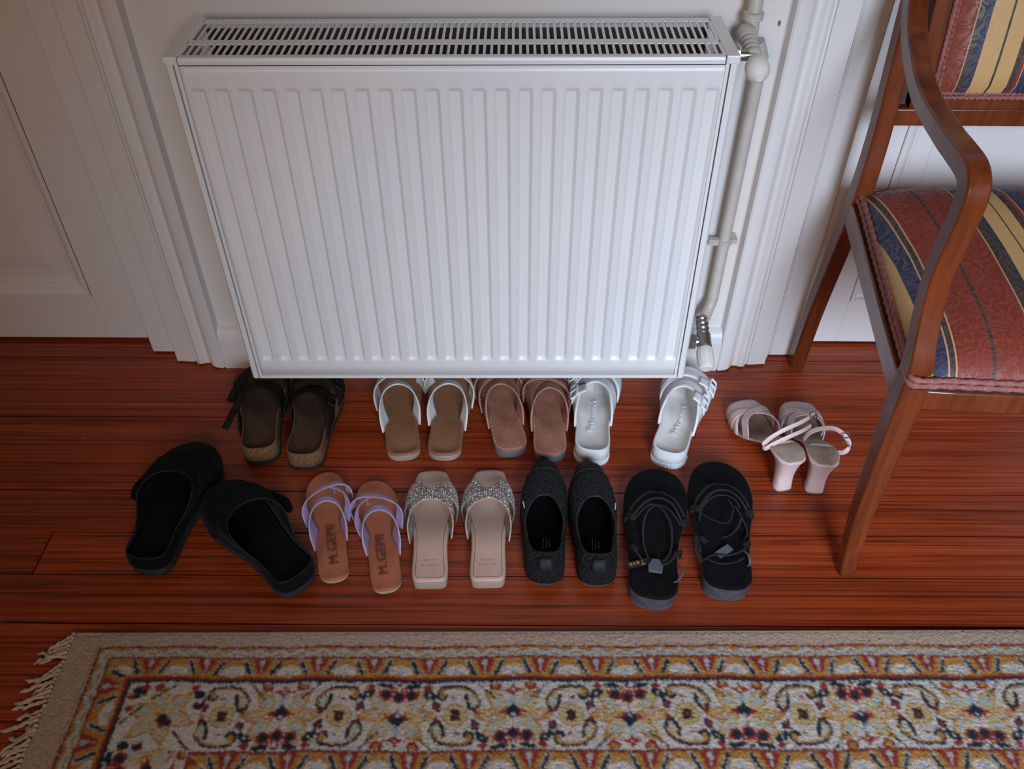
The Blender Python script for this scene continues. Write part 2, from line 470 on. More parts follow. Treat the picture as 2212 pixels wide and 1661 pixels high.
# upper valve: union to the radiator, ringed body, round knob facing the room
def ringed(m, x, z, y0, y1, r):
    prof = [(r * .8, y0)]
    n = 4
    for i in range(n):
        a = lerp(y0, y1, i / n); b = lerp(y0, y1, (i + 1) / n)
        prof += [(r * .82, a), (r, a + (b - a) * .25), (r, a + (b - a) * .75), (r * .82, b)]
    m.lathe(prof + [(r * .7, y1)], (x, 0, z), 'Y', 18)
vz = 0.706
v1 = thing('radiator_valve', 'ivory radiator valve with round knob beside the top grille', 'valve', (0.358, 1.30, vz), group=None)
m = MB(); ringed(m, 0.0, 0.0, -0.035, 0.012, 0.0125)
m.lathe([(0.0, 0.0), (0.013, 0.0), (0.0145, 0.006), (0.0145, 0.022), (0.011, 0.030), (0, 0.030)], (0, 0.012, 0), 'Y', 18)
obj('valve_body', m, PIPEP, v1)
m = MB().tube([(-0.002, -0.03, 0), (-0.046, -0.03, 0)], 0.0085, 12)
m.lathe([(0.009, -0.036), (0.0135, -0.036), (0.0135, -0.022), (0.009, -0.022)], (0, -0.03, 0), 'X', 6)
obj('union', m, CHROME, v1)
m = MB().lathe([(0, -0.088), (0.005, -0.0875), (0.0058, -0.0855), (0.007, -0.0865), (0.0125, -0.0825), (0.0165, -0.0755), (0.0182, -0.067), (0.0172, -0.058), (0.0135, -0.0495), (0.0105, -0.046), (0, -0.045)], (0, 0, 0), 'Y', 28)
k1 = obj('knob', m, KNOBP, v1, smooth=60)
v1.rotation_euler = (R(10), 0, 0)

pipe = thing('heating_pipe', 'painted heating pipe rising from the top valve along the wall', 'pipe', (0.367, 1.345, vz))
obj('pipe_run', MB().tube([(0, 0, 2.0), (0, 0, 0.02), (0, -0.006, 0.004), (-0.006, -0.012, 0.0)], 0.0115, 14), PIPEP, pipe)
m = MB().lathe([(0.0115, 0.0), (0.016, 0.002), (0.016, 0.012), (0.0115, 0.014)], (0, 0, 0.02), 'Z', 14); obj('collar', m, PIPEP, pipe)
pipe2 = thing('heating_pipe', 'painted heating pipe down the wall between top valve and bottom valve', 'pipe', (0.393, 1.346, 0.16))
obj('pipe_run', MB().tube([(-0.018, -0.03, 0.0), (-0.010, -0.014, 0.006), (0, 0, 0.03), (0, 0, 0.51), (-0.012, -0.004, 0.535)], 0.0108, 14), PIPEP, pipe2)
m = MB().lathe([(0.0108, -.006), (0.0135, -.005), (0.0135, .005), (0.0108, .006)], (0, 0, 0.165), 'Z', 14)
m.box((-0.030, -0.006, 0.159), (-0.012, 0.004, 0.171)); m.box((0.011, -0.003, 0.160), (0.024, 0.026, 0.169))
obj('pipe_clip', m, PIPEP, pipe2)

v2 = thing('radiator_valve', 'small radiator valve with ivory cap at the bottom corner near the floor', 'valve', (0.372, 1.312, 0.160))
m = MB(); ringed(m, 0, 0, -0.028, 0.012, 0.0125); obj('threaded_union', m, CHROME, v2)
m = MB().tube([(-0.002, -0.042, 0), (-0.05, -0.042, 0)], 0.010, 12)
m.lathe([(0.009, -0.036), (0.016, -0.036), (0.016, -0.018), (0.009, -0.018)], (0, -0.042, 0), 'X', 6)
m.lathe([(0.012, -0.056), (0.0145, -0.054), (0.0145, -0.028), (0.012, -0.026)], (0, 0, 0), 'Y', 16)
obj('valve_body', m, CHROME, v2)
prof = [(0, -0.102), (0.011, -0.1015), (0.0145, -0.0985), (0.0168, -0.09), (0.0172, -0.075), (0.0165, -0.063), (0.014, -0.057), (0, -0.057)]
obj('cap', MB().lathe(prof, (0, 0, 0), 'Y', 14), KNOBP, v2, smooth=20)
v2.rotation_euler = (R(24), 0, 0)

# ================================================================== ARMCHAIR
CHW = wood('chair_mahogany', [(0.25, srgb(72, 30, 13)), (0.5, srgb(112, 50, 20)), (0.8, srgb(136, 68, 30))], (34, 34, 3.0), 0.28, 0.4, 0.06, rnd=False, ringscale=0.3, ringmix=0.2)
CHX = 0.84; CHY = 1.08
chair = thing('armchair', 'wooden armchair with striped red, navy and gold upholstery beside the doorway', 'armchair', (CHX, CHY, 0))
def rect_sweep(path, name, mat=CHW, parent=chair, bevel=0.003, sub=6):
    """path of (x, y, z, width in x, thickness in the side plane)"""
    P = cr(path, sub); secs = []
    for i, p in enumerate(P):
        a, b = P[max(i - 1, 0)], P[min(i + 1, len(P) - 1)]
        t = Vector((0, b[1] - a[1], b[2] - a[2])).normalized(); n = Vector((0, -t.z, t.y))
        c0 = Vector((p[0], p[1], p[2])); wx, th_ = p[3] / 2, p[4] / 2
        secs.append([c0 + Vector((-wx, 0, 0)) + n * th_, c0 + Vector((wx, 0, 0)) + n * th_, c0 + Vector((wx, 0, 0)) - n * th_, c0 + Vector((-wx, 0, 0)) - n * th_])
    return obj(name, MB().sweep(secs), mat, parent, smooth=30, bevel=bevel)
def lx(x, sgn): return sgn * (CHX - x)          # local x on the left (-) or right (+) side
for sgn in (-1, 1):
    X = lambda x: sgn * (CHX - x)
    T = 0.03
    # front leg up to the seat rail
    rect_sweep([(X(.5615), .842 - CHY, 0.0, .026, .024), (X(.5615), .8655 - CHY, .12, .030, .027), (X(.5615), .876 - CHY, .27, .035, .031), (X(.5615), .8815 - CHY, .36, .038, .034), (X(.5615), .8845 - CHY, .408, .038, .035)], 'leg')
    # arm support bending into the arm, one sweep
    rect_sweep([(X(.5615), .884 - CHY, .404, .036, .033), (X(.5615), .8895 - CHY, .430, .034, .030), (X(.5615), .905 - CHY, .468, .031, .029), (X(.5615), .921 - CHY, .520, .030, .028), (X(.5615), .9265 - CHY, .5665, .030, .028), (X(.562), .9235 - CHY, .632, .030, .028),
                (X(.5625), .9245 - CHY, .660, .030, .029), (X(.563), .932 - CHY, .678, .030, .030), (X(.564), .953 - CHY, .688, .030, .029), (X(.565), .995 - CHY, .6895, .030, .028), (X(.567), 1.0413 - CHY, .689, .030, .027), (X(.572), 1.139 - CHY, .6955, .030, .027),
                (X(.578), 1.215 - CHY, .718, .030, .027), (X(.585), 1.272 - CHY, .744, .030, .027), (X(.594), 1.322 - CHY, .786, .028, .026), (X(.602), 1.352 - CHY, .835, .026, .022)], 'arm', sub=5)
    # rear leg and back post
    rect_sweep([(X(.606), 1.372 - CHY, 0.0, .029, .030), (X(.606), 1.362 - CHY, .15, .030, .031), (X(.606), 1.340 - CHY, .30, .031, .033), (X(.606), 1.322 - CHY, .42, .031, .034), (X(.606), 1.321 - CHY, .55, .030, .032),
                (X(.606), 1.338 - CHY, .68, .029, .030), (X(.607), 1.364 - CHY, .84, .028, .027), (X(.610), 1.392 - CHY, .99, .026, .024)], 'back_post')
    # side seat rail
    m = MB()
    a, b = (X(.604), 1.315 - CHY), (X(.557), .890 - CHY)
    d = Vector((b[0] - a[0], b[1] - a[1])).normalized(); nn = Vector((-d.y, d.x)) * 0.0125
    m.sweep([[(p[0] - nn.x, p[1] - nn.y, z0_), (p[0] + nn.x, p[1] + nn.y, z0_), (p[0] + nn.x, p[1] + nn.y, z1_), (p[0] - nn.x, p[1] - nn.y, z1_)] for p, z0_, z1_ in ((a, .384, .428), (b, .354, .396))])
    obj('side_rail', m, CHW, chair, bevel=0.003)
hw = CHX - .565
m = MB()
fr = [( -hw + .012 + (2 * hw - .024) * i / 12, .866 - CHY - .012 * (1 - ((i - 6) / 6.0) ** 2)) for i in range(13)]
m.sweep([[(x, y, .357), (x, y, .393), (x, y + .026, .393), (x, y + .026, .357)] for x, y in fr])
obj('front_rail', m, CHW, chair, bevel=0.003)
m = MB().box((-(CHX - .606), 1.306 - CHY, .365), (CHX - .606, 1.332 - CHY, .42)); obj('rear_rail', m, CHW, chair, bevel=0.003)
# lower back rail between the posts, top rail
m = MB().box((-(CHX - .606), 1.311 - CHY, .570), (CHX - .606, 1.333 - CHY, .600)); obj('back_rail', m, CHW, chair, bevel=0.003)
ty = 1.388 - CHY
m = MB().sweep([[(x, ty + dy - .012 + .02 * (1 - (x / .25) ** 2), z) for dy, z in ((0, .95), (0, 1.01 + .012 * (1 - (x / .25) ** 2)), (.024, 1.01 + .012 * (1 - (x / .25) ** 2)), (.024, .95))] for x in [-.235 + .47 * i / 10 for i in range(11)]])
obj('top_rail', m, CHW, chair, bevel=0.003)

# striped damask
NAVY, GOLD, RED, OLV, TANL = srgb(38, 46, 74), srgb(198, 158, 102), srgb(124, 45, 30), srgb(56, 50, 44), srgb(186, 146, 108)
def stripes(name, lst, span):
    k = NT(name)
    uv = k.n('ShaderNodeUVMap', uv_map='stripe'); sp = k.n('ShaderNodeSeparateXYZ'); k.l(uv.outputs[0], sp.inputs[0])
    rp = k.ramp([((p - lst[0][0]) / span, c) for p, c in lst], 'CONSTANT'); k.l(sp.outputs[0], rp.inputs[0])
    tc = k.n('ShaderNodeTexCoord')
    n1 = k.n('ShaderNodeTexNoise', i_Scale=18.0, i_Detail=3.0, i_Distortion=3.2); k.l(tc.outputs['Object'], n1.inputs['Vector'])
    dm = k.math('MULTIPLY', k.math('SUBTRACT', k.math('ABSOLUTE', k.math('SUBTRACT', k.math('FRACT', k.math('MULTIPLY', n1.outputs['Fac'], 7.0)), 0.5)), 0.22), 9.0, True)
    col = k.mix(k.math('MULTIPLY', dm, 0.16), rp.outputs[0], (0.62, 0.34, 0.28), 'SCREEN')
    col = k.mix(0.55, rp.outputs[0], col)
    k.l(col, k.b.inputs['Base Color'])
    k.l(k.math('SUBTRACT', 0.62, k.math('MULTIPLY', dm, 0.22)), k.b.inputs['Roughness'])
    wv = k.n('ShaderNodeTexNoise', i_Scale=900.0); k.l(tc.outputs['Object'], wv.inputs['Vector']); k.bump(wv.outputs['Fac'], 0.25, 0.0004)
    return k.m
SEATL = [(-.10, NAVY), (-.060, GOLD), (-.032, NAVY), (-.012, TANL), (-.0095, OLV), (-.003, TANL), (0, RED), (.047, OLV), (.0505, RED), (.104, TANL), (.107, OLV), (.118, srgb(40, 50, 60)), (.130, GOLD), (.152, OLV), (.155, GOLD), (.178, OLV), (.188, RED), (.195, TANL), (.197, NAVY), (.27, TANL), (.273, OLV), (.285, GOLD), (.31, OLV), (.313, GOLD), (.335, NAVY), (.35, OLV), (.357, TANL), (.36, RED), (.41, OLV), (.413, RED), (.47, NAVY)]
SEATM = stripes('seat_stripes', SEATL, 0.62)
BACKL = [(-.05, RED), (.028, TANL), (.0305, OLV), (.038, NAVY), (.050, GOLD), (.078, OLV), (.081, GOLD), (.105, OLV), (.114, RED), (.119, TANL), (.121, NAVY), (.185, TANL), (.188, OLV), (.20, RED), (.25, OLV), (.253, RED), (.30, NAVY), (.32, GOLD), (.35, RED)]
BACKM = stripes('back_stripes', BACKL, 0.45)
BRAID = M('pink_braid', srgb(150, 92, 86), 0.7, 0.35, 220, 0.9, 330, 0.002)
def uvmesh(rows, ufn, name, mat, parent):
    n, mm = len(rows), len(rows[0])
    me = bpy.data.meshes.new(name)
    vs = [p for r in rows for p in r]
    fs = [(i * mm + j, i * mm + j + 1, (i + 1) * mm + j + 1, (i + 1) * mm + j) for i in range(n - 1) for j in range(mm - 1)]
    me.from_pydata(vs, [], fs)
    ul = me.uv_layers.new(name='stripe')
    for lp in me.loops: ul.data[lp.index].uv = (ufn(vs[lp.vertex_index]), 0)
    me.polygons.foreach_set('use_smooth', [True] * len(fs))
    me.materials.append(mat)
    o = bpy.data.objects.new(name, me); COL.objects.link(o); o.parent = parent
    return o
# seat cushion: domed pad on a trapezoid, front edge bowed
def seat_edge(v):                       # v 0 front .. 1 back -> left edge x (world), y
    return lerp(.551, .606, v)
def seat_pt(u, v, lift=0):
    y = lerp(.8665, 1.318, v)
    xl = seat_edge(v); xr = 2 * CHX - xl
    x = lerp(xl, xr, u)
    y -= .012 * (1 - (2 * u - 1) ** 2) * (1 - v)
    cu = 1 - abs(2 * u - 1) ** 5; cv = 1 - abs(2 * v - 1) ** 5
    e = max(0, min(cu, 1)) * max(0, min(cv, 1))
    return (x - CHX, y - CHY, lerp(.409, .438, v) + .052 * e ** .55 + lift)
us = [0.5 - 0.5 * math.cos(PI * i / 44) for i in range(45)]
vsn = [0.5 - 0.5 * math.cos(PI * i / 36) for i in range(37)]
def su(p):
    y = p[1] + CHY
    off = interp(y, [.84, .95, 1.1, 1.2, 1.32], [.606, .614, .621, .620, .616])
    return (p[0] + CHX - off - SEATL[0][0]) / 0.62
rows = [[seat_pt(u, v) for u in us] for v in vsn]
sc = uvmesh(rows, su, 'seat_cushion', SEATM, chair)
# braid round the pad and dark groove below it
def loop_pts(z, out):
    L = []
    for i in range(13): L.append((i / 12, 0))
    for i in range(1, 13): L.append((1, i / 12))
    for i in range(1, 13): L.append((1 - i / 12, 1))
    for i in range(1, 12): L.append((0, 1 - i / 12))
    r = []
    for u, v in L:
        p = seat_pt(u, v); q = Vector((p[0], p[1] - .02)); 
        d = Vector((p[0], p[1] - (1.1 - CHY))).normalized()
        r.append(Vector((p[0] + d.x * out, p[1] + d.y * out, z - .420 + p[2] - .006)))
    return r
def band(name, z0, z1, out0, out1, mat, seg=1):
    a, b = loop_pts(z0, out0), loop_pts(z1, out1); c_ = loop_pts(z1 + .0, -.01); d = loop_pts(z0, -.01)
    m = MB(); m.grid([d, a, [lerp(p, q, .5) + Vector((0, 0, 0)) for p, q in zip(a, b)], b, c_], cj=True)
    return obj(name, m, mat, chair, smooth=50)
DARKG = M('dark_groove', srgb(34, 26, 22), 0.7)
band('groove', .414, .421, .0015, .0015, DARKG)
# braid: twisted cord pair
for z, o_ in ((.4255, .004), (.4335, .001)):
    P = loop_pts(z, o_)
    Q = cr([tuple(p) for p in P], 6, True)
    m = MB(); secs = []
    for i, p in enumerate(Q):
        a = Vector(Q[i - 1]); b = Vector(Q[(i + 1) % len(Q)]); t = (b - a).normalized(); s_ = Vector((t.y, -t.x, 0)).normalized()
        rr = .0046 * (1 + .22 * math.sin(i * 2.1))
        secs.append([Vector(p) + s_ * (rr * math.cos(2 * PI * k / 6)) + Vector((0, 0, rr * math.sin(2 * PI * k / 6))) for k in range(6)])
    m.grid(secs, ci=True, cj=True); obj('braid', m, BRAID, chair, smooth=60)
# back pad in its own inner frame
def back_y(z): return interp(z, [.57, .70, .85, 1.0], [1.312, 1.335, 1.362, 1.392]) - CHY
BX0, BX1, BZ0, BZ1 = .668, 2 * CHX - .668, .618, .935
rows = []
for i in range(15):
    v = i / 14; z = lerp(BZ0, BZ1, v); row = []
    for j in range(25):
        u = j / 24
        e = (1 - abs(2 * u - 1) ** 5) * (1 - abs(2 * v - 1) ** 5)
        row.append((lerp(BX0, BX1, u) - CHX, back_y(z) - .004 - .022 * max(0, e) ** .5, z))
    rows.append(row)
uvmesh(rows, lambda p: (p[0] + CHX - BX0 - BACKL[0][0] - 0.0) / 0.45, 'back_pad', BACKM, chair)
m = MB()
for xa, xb in ((BX0 - .030, BX0 + .004), (BX1 - .004, BX1 + .030)):
    m = MB().sweep([[(xa - CHX, back_y(z) - .004, z), (xb - CHX, back_y(z) - .004, z), (xb - CHX, back_y(z) + .018, z), (xa - CHX, back_y(z) + .018, z)] for z in [.598, .65, .75, .85, .955]])
    obj('back_stile', m, CHW, chair, bevel=0.002)
m = MB()
for za, zb in ((.598, .622), (.930, .955)):
    m = MB().sweep([[(x - CHX, back_y(za) - .004, za), (x - CHX, back_y(zb) - .004, zb), (x - CHX, back_y(zb) + .018, zb), (x - CHX, back_y(za) + .018, za)] for x in (BX0 - .03, BX1 + .03)])
    obj('back_frame_rail', m, CHW, chair, bevel=0.002)
pts = [(BX0, BZ0), (BX1, BZ0), (BX1, BZ1), (BX0, BZ1)]
for o_ in (0.0, .007):
    Q = []
    for i in range(4):
        a, b = pts[i], pts[(i + 1) % 4]
        n_ = int(math.dist(a, b) / .003)
        for kq in range(n_): Q.append((lerp(a[0], b[0], kq / n_), lerp(a[1], b[1], kq / n_)))
    m = MB(); secs = []
    cx_, cz_ = (BX0 + BX1) / 2, (BZ0 + BZ1) / 2
    for i, (x, z) in enumerate(Q):
        x += o_ * (1 if x < cx_ - .17 else -1 if x > cx_ + .17 else 0); z += o_ * (1 if z < cz_ - .15 else -1 if z > cz_ + .15 else 0)
        rr = .0042 * (1 + .22 * math.sin(i * 2.1)); d = Vector((x - cx_, 0, z - cz_)).normalized()
        secs.append([Vector((x - CHX, back_y(z) - .006, z)) + d * (rr * math.cos(2 * PI * k / 6)) + Vector((0, -rr * math.sin(2 * PI * k / 6), 0)) for k in range(6)])
    m.grid(secs, ci=True, cj=True); obj('braid', m, BRAID, chair, smooth=60)
# ================================================================== RUG
# knot colours
PAL = np.array([srgb(184, 174, 165),   # 0 cream
                srgb(30, 38, 48),      # 1 navy
                srgb(134, 44, 40),     # 2 red
                srgb(162, 116, 54),    # 3 gold
                srgb(158, 164, 164),   # 4 pale blue grey
                srgb(166, 144, 126),   # 5 beige
                srgb(146, 70, 36),     # 6 orange
                srgb(176, 156, 112),   # 7 khaki
                srgb(110, 34, 30),     # 8 dark red
                srgb(58, 30, 32),      # 9 plum
                srgb(208, 168, 140)])  # 10 pale peach
class Tile:
    def __init__(s, w, h, res=0.0005, base=0, periodic=True):
        s.w, s.h, s.res, s.per = w, h, res, periodic
        s.nx, s.ny = int(round(w / res)), int(round(h / res))
        s.X, s.Y = np.meshgrid((np.arange(s.nx) + .5) * res, (np.arange(s.ny) + .5) * res)
        s.c = np.full((s.ny, s.nx), base, np.uint8)
    def dx(s, cx):
        d = s.X - cx
        return (d + s.w / 2) % s.w - s.w / 2 if s.per else d
    def ell(s, cx, cy, rx, ry, col, rot=0.0, ring=None):
        dx, dy = s.dx(cx), s.Y - cy
        c_, s_ = math.cos(rot), math.sin(rot)
        u, v = dx * c_ + dy * s_, -dx * s_ + dy * c_
        q = (u / rx) ** 2 + (v / ry) ** 2
        s.c[q < 1 if ring is None else (q < 1) & (q > ring)] = col
    def dia(s, cx, cy, rx, ry, col, rot=0.0):
        dx, dy = s.dx(cx), s.Y - cy
        c_, s_ = math.cos(rot), math.sin(rot)
        u, v = dx * c_ + dy * s_, -dx * s_ + dy * c_
        s.c[np.abs(u) / rx + np.abs(v) / ry < 1] = col
    def line(s, pts, th, col):
        ox = pts[0][0]; X = s.dx(ox)
        for a, b in zip(pts[:-1], pts[1:]):
            ax, ay, bx, by = a[0] - ox, a[1], b[0] - ox, b[1]
            L2 = (bx - ax) ** 2 + (by - ay) ** 2 + 1e-12
            t = np.clip(((X - ax) * (bx - ax) + (s.Y - ay) * (by - ay)) / L2, 0, 1)
            d = (X - ax - t * (bx - ax)) ** 2 + (s.Y - ay - t * (by - ay)) ** 2
            s.c[d < (th / 2) ** 2] = col
FH = 0.1025
def flower(T, x, fl, k=1.0):
    """palmette: star, fan of dark buds on one side, little cross on the other"""
    def q(v): return (FH - v) if fl else v
    sg = -1 if fl else 1
    for sx in (-1, 1):
        T.ell(x + sx * .033, q(.0515), .0225, .0105, 3); T.dia(x + sx * .036, q(.0515), .026, .010, 3)
        T.ell(x + sx * .033, q(.0465), .015, .0026, 7); T.ell(x + sx * .033, q(.0560), .013, .0022, 4)
        T.line([(x + sx * .012, q(.0515)), (x + sx * .052, q(.0515))], .0018, 10)
        T.dia(x + sx * .024, q(.029), .026, .013, 3, sg * sx * -0.75); T.ell(x + sx * .021, q(.032), .016, .0095, 7, sg * sx * -0.75); T.ell(x + sx * .021, q(.031), .010, .0045, 4, sg * sx * -0.75)
        T.dia(x + sx * .029, q(.071), .027, .012, 3, sg * sx * 0.72); T.ell(x + sx * .026, q(.069), .018, .0085, 7, sg * sx * 0.72); T.ell(x + sx * .027, q(.069), .011, .0040, 4, sg * sx * 0.72)
        # dotted diagonals
        n = 7
        for i in range(n):
            t = i / (n - 1); T.dia(x + sx * lerp(.050, .028, t), q(lerp(.003, .024, t)), .0026, .0026, 1)
        # half rounds by the border
        T.ell(x + sx * .026, q(.0065), .0095, .0075, 2); T.ell(x + sx * .026, q(.0050), .0050, .0042, 3)
        # leaf pairs beside the fan
        T.dia(x + sx * .056, q(.066), .0075, .011, 1, sg * sx * 0.5); T.ell(x + sx * .056, q(.066), .0032, .0042, 2)
        T.ell(x + sx * .046, q(.084), .0075, .0065, 1); T.dia(x + sx * .052, q(.079), .006, .006, 1); T.dia(x + sx * .040, q(.088), .006, .006, 1)
        T.dia(x + sx * .043, q(.0955), .0085, .006, 2); T.ell(x + sx * .046, q(.084), .002, .002, 4)
    T.ell(x, q(.030), .007, .011, 4); T.ell(x, q(.023), .004, .006, 4)
    T.line([(x, q(.053)), (x, q(.072))], .0028, 3); T.line([(x, q(.058)), (x, q(.068))], .0012, 4)
    T.dia(x, q(.0475), .021, .010, 2); T.dia(x, q(.0455), .012, .012, 1); T.ell(x, q(.052), .003, .003, 4)
    # cross
    T.dia(x, q(.014), .019, .0042, 2); T.dia(x, q(.0135), .0055, .011, 2); T.ell(x, q(.014), .002, .002, 10)
    # fan
    T.ell(x, q(.0885), .032, .0165, 3, 0, .80)
    for px, py in ((-.019, .083), (0, .0795), (.019, .083)):
        T.ell(x + px, q(py), .0100, .0090, 2)
    for px, py in ((-.019, .083), (0, .0795), (.019, .083)):
        T.ell(x + px, q(py), .0066, .0068, 1)
    for px in (-.007, .007): T.ell(x + px, q(.0915), .0050, .0045, 2); T.ell(x + px, q(.0915), .0022, .0020, 10)
    for sx in (-1, 1): T.ell(x + sx * .021, q(.0975), .0125, .0042, 1, sg * sx * 0.15)
    T.dia(x, q(.0985), .005, .004, 1)
def scroll(T, x, mir):
    cy = FH / 2; s_ = -1 if mir else 1
    T.ell(x, cy, .0185, .0175, 7); T.ell(x, cy, .0185, .0175, 3, 0, .78)
    for a in (1, -1):
        pts = [(14, -30), (20, -25), (27, -29), (25, -39), (16, -43), (-10, -43), (-26, -36), (-37, -22), (-33, -10), (-25, -8), (-18, -20), (-17, -31)]
        P = cr([(x + s_ * a * u * .001 * .93, cy + a * v * .001) for u, v in pts], 4)
        T.ell(x + s_ * a * -.026, cy + a * -.021, .0085, .011, 7); T.ell(x + s_ * a * -.026, cy + a * -.021, .0045, .006, 4)
        T.line(P, .0058, 1)
        T.line([(px, py + a * .0022) for px, py in P[12:30]], .0024, 3)
        T.ell(x + s_ * a * .0205, cy + a * -.033, .0042, .0060, 3)
        for px, py in P[10:46:3]: T.dia(px, py - a * .0030, .0015, .0022, 9)
        T.dia(x + s_ * a * -.028, cy + a * -.006, .0050, .0050, 8)
        T.dia(x + s_ * a * .004, cy + a * -.027, .006, .0025, 2)
    for r_ in (PI / 4, -PI / 4): T.ell(x, cy, .0105, .0040, 9, r_)
    T.ell(x, cy, .0065, .0060, 9); T.ell(x, cy, .0018, .0018, 6)
    for px, py in ((0, .0075), (0, -.0075)): T.ell(x + px, cy + py, .0025, .0020, 1)
U = 0.169
FT = Tile(2 * U, FH)
flower(FT, 0.0, False); flower(FT, U, True); scroll(FT, U * .5, False); scroll(FT, U * 1.5, True)
FT.c[: 3] = 4; FT.c[-3:] = 4
CT = Tile(0.11, 0.11, periodic=False)           # corner block, flower on the diagonal
CT.c[:] = 0
for i in range(6):
    a = PI * 0.0 + i * PI / 3 + .26
    CT.dia(.052 + .026 * math.cos(a), .050 + .026 * math.sin(a), .026, .013, 3, a); CT.ell(.052 + .023 * math.cos(a), .050 + .023 * math.sin(a), .018, .0090, 7, a); CT.ell(.052 + .023 * math.cos(a), .050 + .023 * math.sin(a), .012, .0036, 4, a)
CT.dia(.058, .060, .013, .011, 2); CT.ell(.056, .056, .006, .007, 1); CT.ell(.064, .064, .006, .005, 9)
for px, py, r1, c_ in ((.012, .012, .007, 1), (.022, .007, .006, 2), (.007, .022, .006, 2), (.021, .016, .006, 9), (.014, .021, .005, 1), (.040, .008, .006, 2), (.008, .040, .006, 2), (.095, .018, .008, 1), (.088, .008, .006, 2), (.097, .036, .007, 9), (.018, .095, .008, 1), (.036, .097, .007, 9), (.030, .028, .005, 10)):
    CT.ell(px, py, r1, r1 * .85, c_)
CT.line([(.062, .004), (.034, .026)], .0034, 1); CT.line([(.004, .062), (.026, .034)], .0034, 1); CT.line([(.076, .076), (.100, .100)], .0034, 1)
OW, OHh = 0.0845, 0.032
OT = Tile(OW, OHh, base=3)                       # orange leaf border
for sx in (-1, 1):
    OT.ell(0, .024, .0175, .012, 0)
    OT.line([(sx * .033, .002), (sx * .0405, .020)], .0095, 2)
    OT.line([(sx * .0165, .006), (sx * .026, .0255)], .0082, 4); OT.line([(sx * .0165, .006), (sx * .026, .0255)], .0052, 1)
    OT.dia(sx * .019, .010, .0045, .003, 1); OT.dia(sx * .024, .021, .0045, .003, 1)
OT.c[(OT.Y > .0275)] = 3; OT.c[(OT.Y > .030)] = 6
OT.dia(0, .024, .006, .008, 4); OT.ell(0, .0265, .0018, .0018, 3)
OT.line([(OW / 2, .003), (OW / 2, .022)], .0030, 4); OT.ell(OW / 2, .007, .0045, .004, 4)
OT.c[(OT.Y < .0015)] = 6
ZT = Tile(0.0325, 0.0145, base=3)                # wave border
ph = np.abs(((ZT.X / 0.0325) % 1) - .5) * 2
zc = .0035 + .0070 * (1 - ph) ** 1.0
ZT.c[np.abs(ZT.Y - zc) < .0032] = 4
ZT.c[(ZT.Y > .0118) & (ph > .30)] = 4
ZT.ell(0.0325 * 0.0, .0115, .0012, .0012, 10)
def samp(T, x, y):
    i = np.floor((x % T.w) / T.res).astype(int) % T.nx
    j = np.clip((y / T.res).astype(int), 0, T.ny - 1)
    return T.c[j, i]

RUGX0, RUGX1, RUGY1, RUGY0 = -0.690, 1.20, 0.7235, -0.33
def rug_color(X, Y):
    a = RUGY1 - Y; b = X - RUGX0
    ar = Y - RUGY0; br = RUGX1 - X
    jx = rng.normal(0, .00075, X.shape); jy = rng.normal(0, .0009, X.shape)
    # slow wander of the hand-knotted lines
    wob = .0011 * np.sin(X * 23 + 1.3) + .0008 * np.sin(X * 61 + .4)
    wobl = .0011 * np.sin(Y * 27 + .3)
    dt = np.minimum(a, ar) - .0275 + wob + jy
    dl = (np.minimum(b, br) - .055) / 1.12 + wobl + jx
    top = dt < dl
    d = np.where(top, dt, dl); al = np.where(top, X - .003, Y + .003) + jx
    c_ = np.full(X.shape, 5, np.uint8)
    def put(lo, hi, v):
        mk = (d >= lo) & (d < hi)
        c_[mk] = v if np.isscalar(v) else v[mk]
    put(0, .0034, 8)
    put(.0034, .018, samp(ZT, al, d - .0034)); put(.018, .0204, 8)
    put(.0204, .0528, samp(OT, al, d - .0204)); put(.0528, .0558, 8); put(.0558, .0602, 1)
    put(.0602, .1625, samp(FT, al, d - .0602))
    cm = (np.maximum(dt, dl) < .1625) & (d >= .0602)
    cx_ = np.clip(np.where(top, dl, dl) - .0602, 0, .109); cy_ = np.clip(dt - .0602, 0, .109)
    cc = samp(CT, cx_, cy_); c_[cm] = cc[cm]
    put(.1625, .1655, 8); put(.1655, .198, samp(OT, al + .02, d - .1655)); put(.198, .2005, 8); put(.2005, .215, samp(ZT, al, d - .2005)); put(.215, .219, 1)
    # inner field, below the edge of the picture: rows of palmettes on red
    inn = d >= .219
    f = samp(FT, X + np.where(np.floor(Y / FH).astype(int) % 2 == 0, 0, U), (Y % FH))
    f2 = np.where(f == 0, 2, f); c_[inn] = f2[inn]
    return c_
ys = np.concatenate([np.arange(RUGY1, 0.44, -0.0019), np.arange(0.44, RUGY0, -0.005)])
xs_ = np.arange(RUGX0 + .004, RUGX1, 0.0021)
GX, GY = np.meshgrid(xs_, ys)
ci = rug_color(GX, GY)
rgb = PAL[ci]
rgb = rgb * (1 + rng.normal(0, .10, GX.shape))[..., None]
